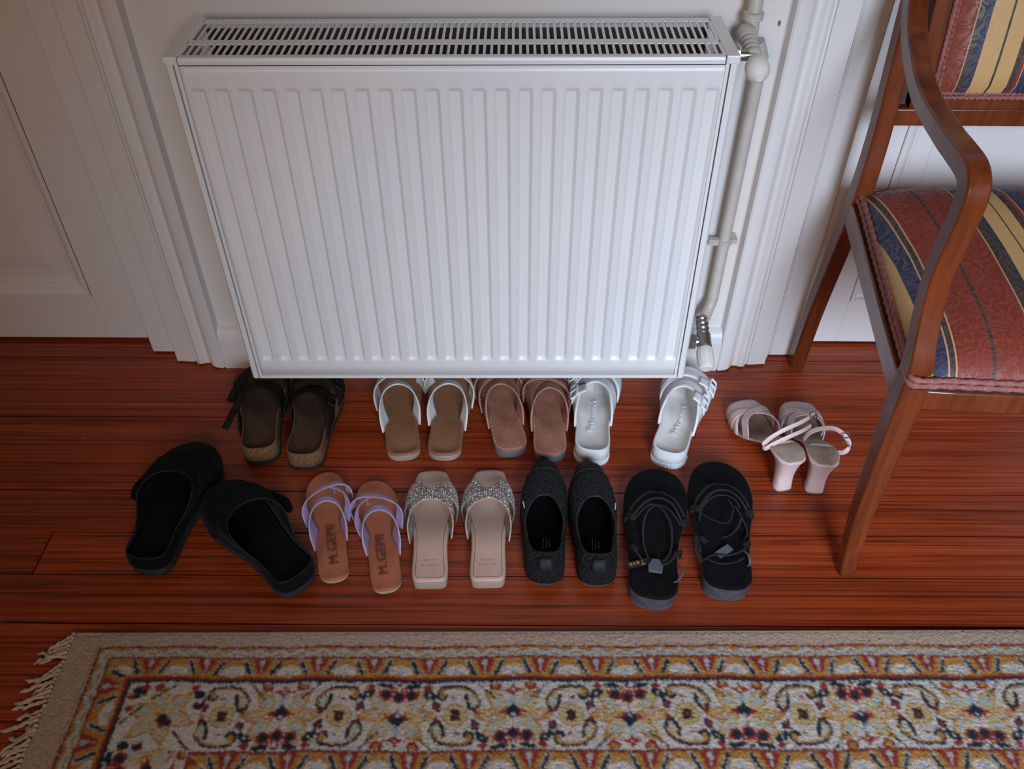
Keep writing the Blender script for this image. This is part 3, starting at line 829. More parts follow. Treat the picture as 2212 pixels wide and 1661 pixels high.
# soften over neighbours, as the pile does
k_ = rgb.copy(); k_[1:-1, 1:-1] = .52 * rgb[1:-1, 1:-1] + .12 * (rgb[:-2, 1:-1] + rgb[2:, 1:-1] + rgb[1:-1, :-2] + rgb[1:-1, 2:]); rgb = np.clip(k_, 0, 1)
Zr = .0085 + rng.normal(0, .00055, GX.shape) + .0012 * np.sin(GX * 9) * np.sin(GY * 13)
a_ = np.minimum(RUGY1 - GY, GY - RUGY0); Zr = np.where(a_ < .0075, .0062 + .0018 * np.sin(np.clip(a_, 0, .0075) / .0075 * PI), Zr)
Zr[0, :] = 0.001; Zr[-1, :] = .001
b_ = np.minimum(GX - RUGX0, RUGX1 - GX); Zr = np.where((b_ < .052) & (a_ > .002), Zr - .0025, Zr)
Zr[:, 0] = .001; Zr[:, -1] = .001
ny_, nx_ = GX.shape
me = bpy.data.meshes.new('pile')
co = np.stack([GX, GY - RUGY1, Zr], -1).reshape(-1, 3)
me.vertices.add(co.shape[0]); me.vertices.foreach_set('co', co.ravel())
ii = np.arange(ny_ - 1)[:, None] * nx_ + np.arange(nx_ - 1)[None]
q_ = np.stack([ii, ii + nx_, ii + nx_ + 1, ii + 1], -1).reshape(-1, 4)
me.loops.add(q_.size); me.loops.foreach_set('vertex_index', q_.ravel().astype(np.int32))
me.polygons.add(len(q_)); me.polygons.foreach_set('loop_start', np.arange(0, q_.size, 4, dtype=np.int32))
me.update(calc_edges=True)
at = me.color_attributes.new('knots', 'FLOAT_COLOR', 'POINT')
at.data.foreach_set('color', np.concatenate([rgb, np.ones(rgb.shape[:2] + (1,))], -1).astype(np.float32).ravel())
me.polygons.foreach_set('use_smooth', np.ones(len(q_), bool))
k = NT('wool_pile')
an = k.n('ShaderNodeVertexColor', layer_name='knots')
tc = k.n('ShaderNodeTexCoord'); nz = k.n('ShaderNodeTexNoise', i_Scale=700.0, i_Detail=2.0); k.l(tc.outputs['Object'], nz.inputs['Vector'])
hv = k.n('ShaderNodeHueSaturation'); k.l(an.outputs[0], hv.inputs['Color']); k.l(k.math('ADD', k.math('MULTIPLY', nz.outputs['Fac'], 0.7), 0.65), hv.inputs['Value'])
k.l(hv.outputs[0], k.b.inputs['Base Color']); k.b.inputs['Roughness'].default_value = 0.95; k.b.inputs['Specular IOR Level'].default_value = 0.1
k.b.inputs['Sheen Weight'].default_value = 0.1
k.bump(nz.outputs['Fac'], 0.6, 0.002)
rug = thing('rug', 'patterned wool rug with cream floral border and fringed left end', 'rug', (0, RUGY1, 0), R(0.55))
po = obj('pile', me, k.m, rug)
WOOLT = M('fringe_wool', srgb(176, 156, 138), 0.95, 0.2, 60, 0.6, 500, 0.001)
def tassel(y, L, ang, seed, r=0.0030):
    rd = random.Random(seed); P = []
    for i in range(9):
        t = i / 8
        P.append((-L * t * math.cos(ang) + 0, y - L * t * math.sin(ang) + .0035 * math.sin(t * 5 + rd.random() * 6) * t, max(.0026, .006 * (1 - t) + .003 * rd.random())))
    P = cr(P, 2)
    rr = [r * (1 + .22 * math.sin(i * 1.9)) * (1 if i < len(P) - 2 else .75) for i in range(len(P))]
    return P, rr
yy = -0.003; i = 0
rest = MB()
while yy > RUGY0 - RUGY1 + .01:
    L = random.uniform(.034, .056); ang = random.gauss(.45, .28) if yy > -.16 else random.gauss(.3, .25)
    P, rr = tassel(yy, L, ang, i)
    P = [(RUGX0 + .008 + p[0], p[1], p[2]) for p in P]
    if yy > -.30: obj('tassel', MB().tube(P, rr, 6), WOOLT, rug, smooth=60)
    else: rest.tube(P, rr, 5)
    P2, rr2 = tassel(yy, L, PI - ang, i + 500)
    rest.tube([(RUGX1 - .008 + p[0], p[1], p[2]) for p in P2], rr2, 5)
    yy -= random.uniform(.0058, .0085); i += 1
fo = obj('fringe', rest, WOOLT, rug); fo['kind'] = 'stuff'
# ================================================================== SHOES
# every shoe is modelled as a right foot (inner side towards -x), heel at y = 0, toe towards +y; left shoes are mirrored
FOOT = [(0, 0), (.20, .012), (.33, .06), (.36, .14), (.36, .27), (.40, .42), (.48, .58), (.515, .70), (.49, .81), (.40, .905), (.24, .97), (.02, 1.0),
        (-.20, .985), (-.37, .925), (-.465, .83), (-.485, .71), (-.43, .57), (-.345, .43), (-.315, .28), (-.33, .15), (-.31, .06), (-.19, .012)]
SQUARE = [(0, 0), (.26, .003), (.345, .03), (.37, .10), (.36, .25), (.39, .42), (.47, .58), (.50, .68), (.48, .79), (.40, .92), (.32, .985), (.05, 1.0),
          (-.22, .985), (-.31, .93), (-.41, .83), (-.47, .70), (-.42, .56), (-.34, .42), (-.325, .26), (-.35, .10), (-.33, .03), (-.25, .003)]
POINTY = [(0, 0), (.20, .012), (.32, .05), (.37, .13), (.40, .27), (.44, .42), (.48, .55), (.47, .67), (.40, .79), (.30, .895), (.18, .972), (-.02, 1.0),
          (-.20, .97), (-.31, .89), (-.40, .79), (-.45, .68), (-.45, .56), (-.41, .43), (-.37, .28), (-.36, .14), (-.32, .05), (-.19, .012)]
class Last:
    def __init__(s, L, W, ctrl=FOOT, heel=1.0, side=1, n=3):
        s.L, s.W, s.side, s.bulge, s.tw = L, W, side, .009, 0.0
        c_ = [(x * W * (heel if y < .35 else lerp(heel, 1, min(1, (y - .35) / .25))), y * L) for x, y in ctrl]
        s.P = cr(c_, n, True)
        top = max(range(len(s.P)), key=lambda i: s.P[i][1]); bot = min(range(len(s.P)), key=lambda i: s.P[i][1])
        r = []; i = bot
        while i != top: r.append(s.P[i]); i = (i + 1) % len(s.P)
        r.append(s.P[top]); l = []; i = top
        while i != bot: l.append(s.P[i]); i = (i + 1) % len(s.P)
        l.append(s.P[bot]); l = l[::-1]
        s.ry, s.rx = np.maximum.accumulate([p[1] for p in r]), [p[0] for p in r]
        s.ly, s.lx = np.maximum.accumulate([p[1] for p in l]), [p[0] for p in l]
    def xr(s, y): return interp(y, s.ry, s.rx)
    def xl(s, y): return interp(y, s.ly, s.lx)
    def xc(s, y): return .5 * (s.xl(y) + s.xr(y))
    def spine(s, p):
        y = min(max(p[1], .13 * s.L), .86 * s.L); return (s.xc(y), y)
    def ring(s, d, z, center=False):
        out = []
        for p in s.P:
            q = s.spine(p); L = math.dist(p, q) + 1e-9
            k = 1.0 if center else min(.97, d / L)
            x, y = lerp(p[0], q[0], k), lerp(p[1], q[1], k)
            out.append((x * s.side, y, z(x, y) if callable(z) else z))
        return out
    def sole(s, levels):
        """levels: (inset, z); the first and last ring close on the spine"""
        m = MB(); rows = [s.ring(0, levels[0][1], True)] + [s.ring(d, z) for d, z in levels] + [s.ring(0, levels[-1][1], True)]
        return m.grid(rows, cj=True)
    def surf(s, u, y, h, z0, off=0.0, p=.8, tt=.5):
        """point on the arch over the foot: u 0 inner .. 1 outer"""
        f = PI * u
        bl = s.bulge * math.sin(2 * min(f, PI - f)); off = off + s.tw * (.5 - tt) * (1 - .6 * math.sin(f))
        a, b = s.xl(y) - off - (bl if f < PI / 2 else 0), s.xr(y) + off + (bl if f > PI / 2 else 0)
        return ((lerp(a, b, .5 - .5 * math.cos(f))) * s.side, y, (z0(y) if callable(z0) else z0) + (h(y) if callable(h) else h) * max(0, math.sin(f)) ** p)
    def patch(s, yb, yf, h, z0, off=0.0, nu=28, nt=6, p=.8, u0=0.0, u1=1.0):
        rows = []
        for i in range(nu + 1):
            u = lerp(u0, u1, i / nu); b, f = yb(u), yf(u)
            rows.append([s.surf(u, lerp(b, f, t / nt), h, z0, off, p, t / nt) for t in range(nt + 1)])
        return MB().grid(rows, flip=(s.side > 0))
    def edge(s, yb, h, z0, off=0.0, r=.0012, nu=30, p=.8, lift=0.0, n=6):
        P = []
        for i in range(nu + 1):
            x, y, z = s.surf(i / nu, yb(i / nu), h, z0, off, p, 0.0); P.append((x, y, z + lift))
        return MB().tube(P, r, n)
def curve(*ys):
    """smooth function of u through equally spaced values"""
    n = len(ys); xs = [i / (n - 1) for i in range(n)]
    P = cr([(x, y) for x, y in zip(xs, ys)], 8)
    px, py = [q[0] for q in P], [q[1] for q in P]
    return lambda u: interp(u, px, py)
def text_mesh(body, size, ext=.0002):
    cu = bpy.data.curves.new('writing', 'FONT'); cu.body = body; cu.size = size; cu.extrude = ext
    cu.space_character = 1.12; cu.align_x = 'CENTER'; cu.align_y = 'CENTER'; cu.resolution_u = 2
    o = bpy.data.objects.new('writing', cu); COL.objects.link(o)
    me = bpy.data.meshes.new_from_object(o)
    bpy.data.objects.remove(o); bpy.data.curves.remove(cu)
    me.name = 'writing'
    return me
def writing(body, size, mat, parent, loc, rot, name='writing', ext=.0002):
    me = text_mesh(body, size, ext); me.materials.clear()
    o = obj(name, me, mat, parent, loc=loc); o.rotation_euler = rot
    return o
def mirror_x(P, side): return [(p[0] * side, p[1], p[2]) for p in P]

# ------------------------------------------------------------------ materials
SUEDE_K = M('black_suede', (0.0032, 0.0036, 0.004), 0.9, 0.5, 60, 0.7, 500, 0.001, sheen=0.03, spec=0.15)
RUBBER_K = M('dark_rubber', (0.020, 0.023, 0.028), 0.6, 0.3, 40, 0.4, 200)
RUBBER_G = M('worn_grey_rubber', (0.058, 0.062, 0.075), 0.55, 0.4, 50, 0.4, 200)
LINE_K = M('black_piping', (0.0085, 0.0095, 0.0105), 0.7, 0.2, 60)
BROWN = M('dark_brown_suede', (0.013, 0.009, 0.006), 0.85, 0.45, 50, 0.6, 400, 0.001, spec=0.2)
CORK = M('cork', (0.20, 0.105, 0.045), 0.8, 0.5, 240, 0.6, 300, 0.001)
FOOTB = M('worn_suede_footbed', (0.062, 0.033, 0.015), 0.85, 0.6, 22, 0.5, 400)
TAN = M('tan_leather', (0.40, 0.125, 0.056), 0.5, 0.18, 30, 0.25, 500)
TANB = M('brown_leather_insole', (0.29, 0.135, 0.066), 0.55, 0.22, 24, 0.3, 420)
PTAN = M('rosy_tan_leather', (0.36, 0.165, 0.112), 0.48, 0.28, 30, 0.3, 380)
PTANE = M('rosy_tan_edge', (0.46, 0.25, 0.19), 0.6, 0.15, 60)
PALES = M('pale_leather_sole', (0.40, 0.32, 0.26), 0.55, 0.2, 40, 0.2, 260, stretch=(1, 1, 6))
LAV = M('lavender_leather', (0.40, 0.30, 0.50), 0.42, 0.10, 60, 0.15, 500)
LAVE = M('lavender_edge', (0.50, 0.42, 0.58), 0.5, 0.05, 60)
WHITEL = M('white_leather', (0.72, 0.73, 0.74), 0.42, 0.05, 40, 0.15, 400)
WHITEE = M('white_leather_edge', (0.78, 0.78, 0.77), 0.5, 0.03, 40)
EVA = M('white_foam', (0.80, 0.82, 0.84), 0.5, 0.05, 20, 0.15, 300)
EVAIN = M('scuffed_white_footbed', (0.78, 0.765, 0.735), 0.55, 0.13, 22, 0.2, 200)
GREYS = M('grey_foam_edge', (0.14, 0.145, 0.16), 0.6, 0.15, 40)
TAUPE = M('taupe_leather', (0.58, 0.385, 0.31), 0.45, 0.12, 14, 0.2, 420)
TAUPES = M('taupe_sole_edge', (0.36, 0.275, 0.225), 0.5, 0.12, 30, stretch=(1, 1, 8))
TAUPEL = M('taupe_seam', (0.16, 0.10, 0.075), 0.7)
def gem_mat():
    k = NT('rhinestone'); g = k.n('ShaderNodeNewGeometry')
    rp = k.ramp([(0.0, (.14, .125, .115)), (0.5, (.40, .37, .34)), (0.80, (.70, .68, .65)), (0.95, (.95, .95, .95))], 'LINEAR')  # glitter put into the colour: stones range at random from dull to bright
    k.l(g.outputs['Random Per Island'], rp.inputs[0]); k.l(rp.outputs[0], k.b.inputs['Base Color'])
    k.b.inputs['Roughness'].default_value = 0.3; k.b.inputs['Metallic'].default_value = 0.35
    return k.m
GEM = gem_mat()
GEMB = M('rhinestone_backing', (0.20, 0.17, 0.15), 0.7, 0.1, 60)
PINK = M('pale_pink_leather', (0.66, 0.51, 0.49), 0.42, 0.07, 30, 0.12, 420)
PINKIN = M('worn_insole', (0.42, 0.32, 0.26), 0.6, 0.25, 30, 0.2, 300)
HEELT = M('heel_tip', (0.24, 0.13, 0.08), 0.6)
STEEL = M('polished_buckle', (0.7, 0.7, 0.7), 0.18, metal=1.0)
BRONZE = M('dark_buckle', (0.05, 0.04, 0.03), 0.4, metal=0.6)
KNIT = M('black_crochet', (0.0062, 0.0075, 0.0095), 0.7, 0.8, 160, 1.0, 240, 0.007, voronoi=True, spec=0.35)
LINING = M('black_lining', (0.004, 0.004, 0.0045), 0.9, 0.3, 60, spec=0.1)
THREAD = M('pale_thread', (0.62, 0.55, 0.48), 0.7)
WHITETH = M('white_thread', (0.8, 0.8, 0.8), 0.7)
GOLDP = M('faded_print', (0.13, 0.115, 0.08), 0.6, 0.5, 900)
ORANGEP = M('orange_print', (0.62, 0.26, 0.05), 0.6)
PRESS = M('pressed_letters', (0.15, 0.040, 0.018), 0.6)
GREYTAG = M('grey_webbing', (0.085, 0.088, 0.11), 0.7, 0.2, 200, 0.5, 600)
WPRESS = M('moulded_letters', (0.82, 0.83, 0.85), 0.45)

def wedge(y, L, a, b): return lerp(a, b, sstep(.25 * L, .62 * L, y))
def dashes(parent, pts, mat, r=.0006, name='stitching'):
    """a running stitch: short proud dashes along a path, one joined part"""
    m = MB(); P = [Vector(p) for p in pts]
    for i in range(0, len(P) - 1, 2): m.tube([P[i], P[i + 1]], r, 4)
    o = obj(name, m, mat, parent); o['kind'] = 'stuff'; return o
def buckle(parent, loc, rx, rot, mat, w=.013, h=.017, r=.0013):
    m = MB(); P = [(-w, -h, 0), (w, -h, 0), (w, h, 0), (-w, h, 0)]
    Q = []
    for i in range(4):
        a, b = Vector(P[i]), Vector(P[(i + 1) % 4])
        for k in range(4): Q.append(a.lerp(b, .12 + .76 * k / 3))
    m2 = []
    secs = []
    n = len(Q)
    for i in range(n):
        t = (Q[(i + 1) % n] - Q[i - 1]).normalized(); sd = Vector((t.y, -t.x, 0))
        secs.append([Q[i] + sd * (r * math.cos(2 * PI * k / 6)) + Vector((0, 0, r * math.sin(2 * PI * k / 6))) for k in range(6)])
    m.grid(secs, ci=True, cj=True); m.tube([(-w, 0, .0012), (w * 1.1, 0, .0018)], r * .8, 5)
    o = obj('buckle', m, mat, parent, loc=loc); o.rotation_euler = rot
    return o

# ------------------------------------------------------------------ tan sandals with lavender straps
def lavender(side, loc, rz, label):
    t = thing('flat_sandal', label, 'sandal', (*loc, 0), rz, 'tan sandals with lavender straps')
    S = Last(.240, .0795, FOOT, .96, side); S.bulge = .009; S.tw = .015
    obj('sole', S.sole([(.004, 0), (.001, .0015), (.0005, .0075), (.001, .0085)]), PALES, t, smooth=50)
    zi = lambda x, y: .0125 + .0015 * math.cos(y * 26)
    obj('insole', S.sole([(.002, .008), (.0003, .009), (.0005, .0115), (.002, zi), (.014, lambda x, y: zi(x, y) - .0006)]), TAN, t, smooth=50)
    h = lambda y: interp(y, [.07, .12, .16, .20], [.056, .052, .042, .030]); z0 = .009
    # rear strap
    yb = curve(.078, .096, .122, .132, .120, .092, .068); yf = curve(.120, .120, .137, .147, .137, .120, .112)
    obj('rear_strap', S.patch(yb, yf, h, z0, -.006), LAV, t, smooth=60, solid=.0022)
    obj('strap_edge', S.edge(yb, h, z0, -.006, .0013), LAVE, t, smooth=60)
    # front strap crossing to the inner side by the toes
    yb2 = curve(.160, .178, .182, .172, .158, .142, .122); yf2 = curve(.172, .189, .193, .183, .169, .153, .134)
    obj('front_strap', S.patch(yb2, yf2, lambda y: h(y) * .92, z0, -.003, u0=.08), LAV, t, smooth=60, solid=.0022)
    obj('strap_edge', S.edge(yb2, lambda y: h(y) * .92, z0, -.003, .0011), LAVE, t, smooth=60)
    yb3 = curve(.118, .142, .166, .178, .182, .182, .182); yf3 = curve(.129, .151, .174, .186, .189, .189, .189)
    obj('toe_strap', S.patch(yb3, yf3, lambda y: h(y) * .88, z0, -.003, u1=.55), LAV, t, smooth=60, solid=.0022)
    obj('toe_post', MB().tube(mirror_x([(-.014, .186, .012), (-.014, .184, .024), (-.013, .180, .038)], side), .0018, 6), LAV, t, smooth=60)
    # inner ends of the rear strap tucked into the sole
    writing('M.GEMI', .0235, PRESS, t, (-.001 * side, .072, .0141), (0, 0, PI / 2 - .02 * side))
    return t
lavender(-1, (-.2895, .8125), R(13.4), 'tan sandal with lavender straps touching the diagonal black clog, left of its pair')
lavender(1, (-.2018, .7925), R(12.6), 'tan sandal with lavender straps next to the rhinestone sandals, right of its pair')

# ------------------------------------------------------------------ taupe sandals with rhinestones
def rhinestone(side, loc, rz, label):
    t = thing('rhinestone_sandal', label, 'sandal', (*loc, 0), rz, 'taupe rhinestone sandals')
    S = Last(.252, .087, SQUARE, .96, side); S.bulge = .009; S.tw = .012
    top = lambda y: wedge(y, .252, .026, .013)
    obj('sole', S.sole([(.003, 0), (.0015, .001), (.0005, lambda x, y: top(y) - .008), (.001, lambda x, y: top(y) - .0075)]), TAUPES, t, smooth=50)
    obj('insole', S.sole([(.002, lambda x, y: top(y) - .0075), (.0, lambda x, y: top(y) - .0055), (.0002, lambda x, y: top(y) - .0025), (.0022, lambda x, y: top(y)), (.0075, lambda x, y: top(y) + .0004), (.02, lambda x, y: top(y))]), TAUPE, t, smooth=50)
    seam = S.ring(.0068, lambda x, y: top(y) + .0003)
    m = MB(); n = len(seam); secs = []
    P = [Vector(p) for p in seam if p[1] < .165]
    # open seam from one side of the strap round the heel to the other
    k0 = max(range(len(P) - 1), key=lambda i: (P[i + 1] - P[i]).length); P = P[k0 + 1:] + P[:k0 + 1]
    obj('seam', MB().tube(P, .0005, 4), TAUPEL, t, smooth=60)
    h = lambda y: interp(y, [.09, .13, .17, .21], [.052, .050, .042, .030]); z0 = lambda y: top(y) - .006
    yb = curve(.090, .110, .138, .150, .138, .106, .082); ym = curve(.124, .134, .162, .178, .162, .130, .116)
    obj('strap', S.patch(yb, ym, h, z0, .000, nu=36, nt=8), GEMB, t, smooth=60, solid=.002)
    obj('strap_edge', S.edge(yb, h, z0, .000, .0011), TAUPE, t, smooth=60)
    yb2 = curve(.130, .142, .158, .164, .158, .138, .126); yf2 = curve(.158, .190, .203, .177, .203, .188, .150)
    h2 = lambda y: h(y) * 1.02 + .0006
    obj('toe_strap', S.patch(yb2, yf2, h2, z0, .0005, nu=36, nt=8), GEMB, t, smooth=60, solid=.002)
    # rows of stones
    m = MB(); rg = random.Random(5 + side)
    for (b, f, hh, of) in ((yb, ym, h, .0005), (yb2, yf2, h2, .001)):
        for i in range(2, 55):
            u = i / 56
            y0, y1 = b(u), f(u); nn = max(2, int((y1 - y0) / .0026))
            for j in range(nn):
                y = y0 + .0012 + (y1 - y0 - .002) * j / max(1, nn - 1)
                tq = (y - y0) / (y1 - y0 + 1e-9)
                x, yy_, z = S.surf(u, y, hh, z0, of, .8, tq)
                x2, _, z2 = S.surf(min(1, u + .01), y, hh, z0, of, .8, tq)
                d = Vector((x2 - x, 0, z2 - z)).normalized(); up = Vector((-d.z, 0, d.x)) if d.x > 0 else Vector((d.z, 0, -d.x))
                c_ = Vector((x, yy_, z)) + up * .0013; r = .00115
                a_ = rg.random() * 1.5
                e1 = d * r; e2 = Vector((0, r, 0)); ca, sa = math.cos(a_), math.sin(a_)
                A, B = e1 * ca + e2 * sa, e2 * ca - e1 * sa
                m.add([c_ + A - up * .0004, c_ + B - up * .0004, c_ - A - up * .0004, c_ - B - up * .0004, c_ + up * .0008 + A * .2], [(0, 1, 4), (1, 2, 4), (2, 3, 4), (3, 0, 4)])
    o = obj('rhinestones', m, GEM, t, smooth=0); o['kind'] = 'stuff'
    # faint stamp on the heel
    m = MB()
    for r_, y in ((4, .040), (5, .030)):
        for i in range(r_):
            x = (i - (r_ - 1) / 2) * .0062; m.box((x - .0018, y - .0012, .0262), (x + .0018, y + .0012, .0266))
    o = obj('stamp', m, M('faded_stamp', (0.44, 0.28, 0.22), 0.6), t, smooth=0); o['kind'] = 'stuff'
    return t
rhinestone(-1, (-.1320, .8015), R(2.4), 'taupe sandal with rhinestone strap beside the lavender strapped sandals, left of its pair')
rhinestone(1, (-.0385, .8035), R(1.4), 'taupe sandal with rhinestone strap beside the black crochet slip-ons, right of its pair')

# ------------------------------------------------------------------ white strap sandals
def white_strap(side, loc, rz, label):
    t = thing('slide_sandal', label, 'sandal', (*loc, 0), rz, 'white two-strap slides')
    S = Last(.250, .0925, FOOT, 1.04, side); S.bulge = .009; S.tw = .016
    top = .020
    obj('sole', S.sole([(.004, 0), (.0015, .0015), (.0005, .014), (.0015, .0155)]), PALES, t, smooth=50)
    obj('insole', S.sole([(.002, .015), (.0002, .016), (.0006, .0185), (.003, top), (.007, top - .0004), (.009, top - .0018), (.02, top - .003)]), TANB, t, smooth=50)
    h = lambda y: interp(y, [.08, .13, .18, .22], [.062, .058, .046, .034]); z0 = .016
    yb = curve(.080, .101, .128, .142, .130, .096, .068); yf = curve(.114, .121, .144, .158, .147, .118, .100)
    obj('rear_strap', S.patch(yb, yf, h, z0, -.005), WHITEL, t, smooth=60, solid=.003)
    obj('strap_edge', S.edge(yb, h, z0, -.005, .0018), WHITEE, t, smooth=60)
    yb2 = curve(.172, .184, .190, .186, .174, .154, .130); yf2 = curve(.205, .214, .218, .216, .207, .192, .172)
    obj('front_strap', S.patch(yb2, yf2, lambda y: h(y) * 1.0, z0, -.003), WHITEL, t, smooth=60, solid=.003)
    obj('strap_edge', S.edge(yb2, h, z0, -.003, .0018), WHITEE, t, smooth=60)
    return t
white_strap(-1, (-.2010, 1.0845), R(8.6), 'brown slide with white straps under the radiator, left of its pair')
white_strap(1, (-.1290, 1.0848), R(-1.0), 'brown slide with white straps under the radiator, right of its pair')

# ------------------------------------------------------------------ rosy tan leather sandals
def rosy(side, loc, rz, label):
    t = thing('leather_slide', label, 'sandal', (*loc, 0), rz, 'rosy tan leather slides')
    S = Last(.246, .091, FOOT, 1.03, side); S.bulge = .007; S.tw = .012
    obj('sole', S.sole([(.005, 0), (.0015, .002), (.001, .018), (.002, .0195)]), GREYS, t, smooth=50)
    obj('insole', S.sole([(.002, .019), (.0004, .020), (.0008, .0225), (.003, .0235), (.02, .0225)]), PTAN, t, smooth=50)
    rg = S.ring(.0034, .0238); rg = [p for p in cr(rg, 2, True)]
    dashes(t, rg, THREAD)
    h = lambda y: interp(y, [.07, .12, .17, .21], [.060, .056, .046, .034]); z0 = .018
    yb = curve(.068, .088, .118, .134, .124, .094, .068); yf = curve(.104, .112, .138, .156, .146, .124, .108)
    obj('rear_strap', S.patch(yb, yf, h, z0, -.004), PTAN, t, smooth=60, solid=.003)
    obj('strap_edge', S.edge(yb, h, z0, -.004, .0018), PTANE, t, smooth=60)
    yb2 = curve(.150, .164, .170, .164, .152, .134, .114); yf2 = curve(.180, .192, .196, .190, .180, .166, .150)
    obj('middle_strap', S.patch(yb2, yf2, h, z0, -.002), PTAN, t, smooth=60, solid=.003)
    obj('strap_edge', S.edge(yb2, h, z0, -.002, .0013), PTANE, t, smooth=60)
    yb3 = curve(.182, .194, .199, .194, .184, .170, .154); yf3 = curve(.212, .220, .224, .222, .216, .206, .192)
    obj('front_strap', S.patch(yb3, yf3, lambda y: h(y) + .002, z0, -.002), PTAN, t, smooth=60, solid=.003)
    for c_, hh in ((yb3, .002), (yb2, .0)):
        P = [S.surf(i / 50, c_(i / 50) + .006, lambda y: h(y) + hh + .0024, z0, -.001) for i in range(3, 48)]
        dashes(t, P, THREAD, .0005)
    return t
rosy(-1, (.0030, 1.0950), R(10.0), 'rosy tan leather slide turned outward under the radiator, left of its pair')
rosy(1, (.0720, 1.0820), R(1.2), 'rosy tan leather slide whose heel meets the black slip-on toe')

# ------------------------------------------------------------------ contoured footbed used by the cork and foam sandals
def contour(S, rim, dip):
    L = S.L
    def z(k):
        def f(x, y):
            r = rim + (.006 * (1 - sstep(.0, .35 * L, y)))
            return r - dip * k * (1 if y < .75 * L else .6) + .006 * k * math.exp(-((y - .47 * L) / (.12 * L)) ** 2)
        return f
    return z
def white_foam(side, loc, rz, label):
    t = thing('foam_sandal', label, 'sandal', (*loc, 0), rz, 'white moulded foam sandals')
    S = Last(.258, .097, FOOT, 1.0, side); S.bulge = .003
    z = contour(S, .034, .014)
    obj('sole', S.sole([(.008, 0), (.005, .0015), (.004, .008), (.001, .012), (.0, .028), (.0008, z(0)), (.0032, lambda x, y: z(0)(x, y) + .0008), (.0058, z(.15)), (.0075, .014)]), EVA, t, smooth=50)
    obj('footbed', S.sole([(.006, .012), (.0052, z(.1)), (.008, z(.5)), (.013, z(.85)), (.020, z(1.0)), (.032, z(1.05))]), EVAIN, t, smooth=60)
    # tread lugs round the heel
    m = MB(); rgp = S.ring(.0028, 0.0)
    for p in rgp[::1]:
        if p[1] < .045: m.lathe([(0, .0), (.0036, .0), (.0040, .006), (.003, .0085), (0, .0085)], p, 'Z', 8)
    o = obj('tread_lugs', m, EVA, t); o['kind'] = 'stuff'
    h = lambda y: interp(y, [.06, .12, .17, .22], [.054, .054, .044, .032]); z0 = .030
    yb = curve(.080, .102, .136, .150, .134, .096, .070); yf = curve(.128, .140, .164, .176, .164, .140, .122)
    obj('rear_strap', S.patch(yb, yf, h, z0, .001), EVA, t, smooth=60, solid=.004)
    obj('strap_edge', S.edge(yb, h, z0, .001, .0024), EVA, t, smooth=60)
    yb2 = curve(.146, .160, .182, .192, .182, .160, .144); yf2 = curve(.200, .206, .222, .230, .222, .208, .196)
    obj('front_strap', S.patch(yb2, yf2, h, z0, .001), EVA, t, smooth=60, solid=.004)
    # buckled strap tongues on the outer side
    for yc in (.126, .184):
        yy = yc
        A = lambda w: (lambda u: yy + w)
        obj('strap_tongue', S.patch(A(-.013), A(.013), lambda y: h(y) + .004, z0, .006, nu=12, u0=.62, u1=.93), EVA, t, smooth=60, solid=.003)
        x, y, z_ = S.surf(.80, yy, lambda y: h(y) + .006, z0, .008)
        buckle(t, (x, y, z_ + .002), 0, (0, R(46) * side, 0), EVA, .008, .017, .0022)
    writing('Birkenstock', .0165, WPRESS, t, (.004 * side, .108, z(1.0)(0, .108) + .0008), (0, 0, PI / 2 - .05), ext=.0006)
    return t
white_foam(-1, (.1505, 1.0775), R(-6.0), 'white foam sandal touching the black slip-on toe under the radiator')
white_foam(1, (.2880, 1.0735), R(-19.0), 'white foam sandal standing alone at the radiator corner, toe turned right')

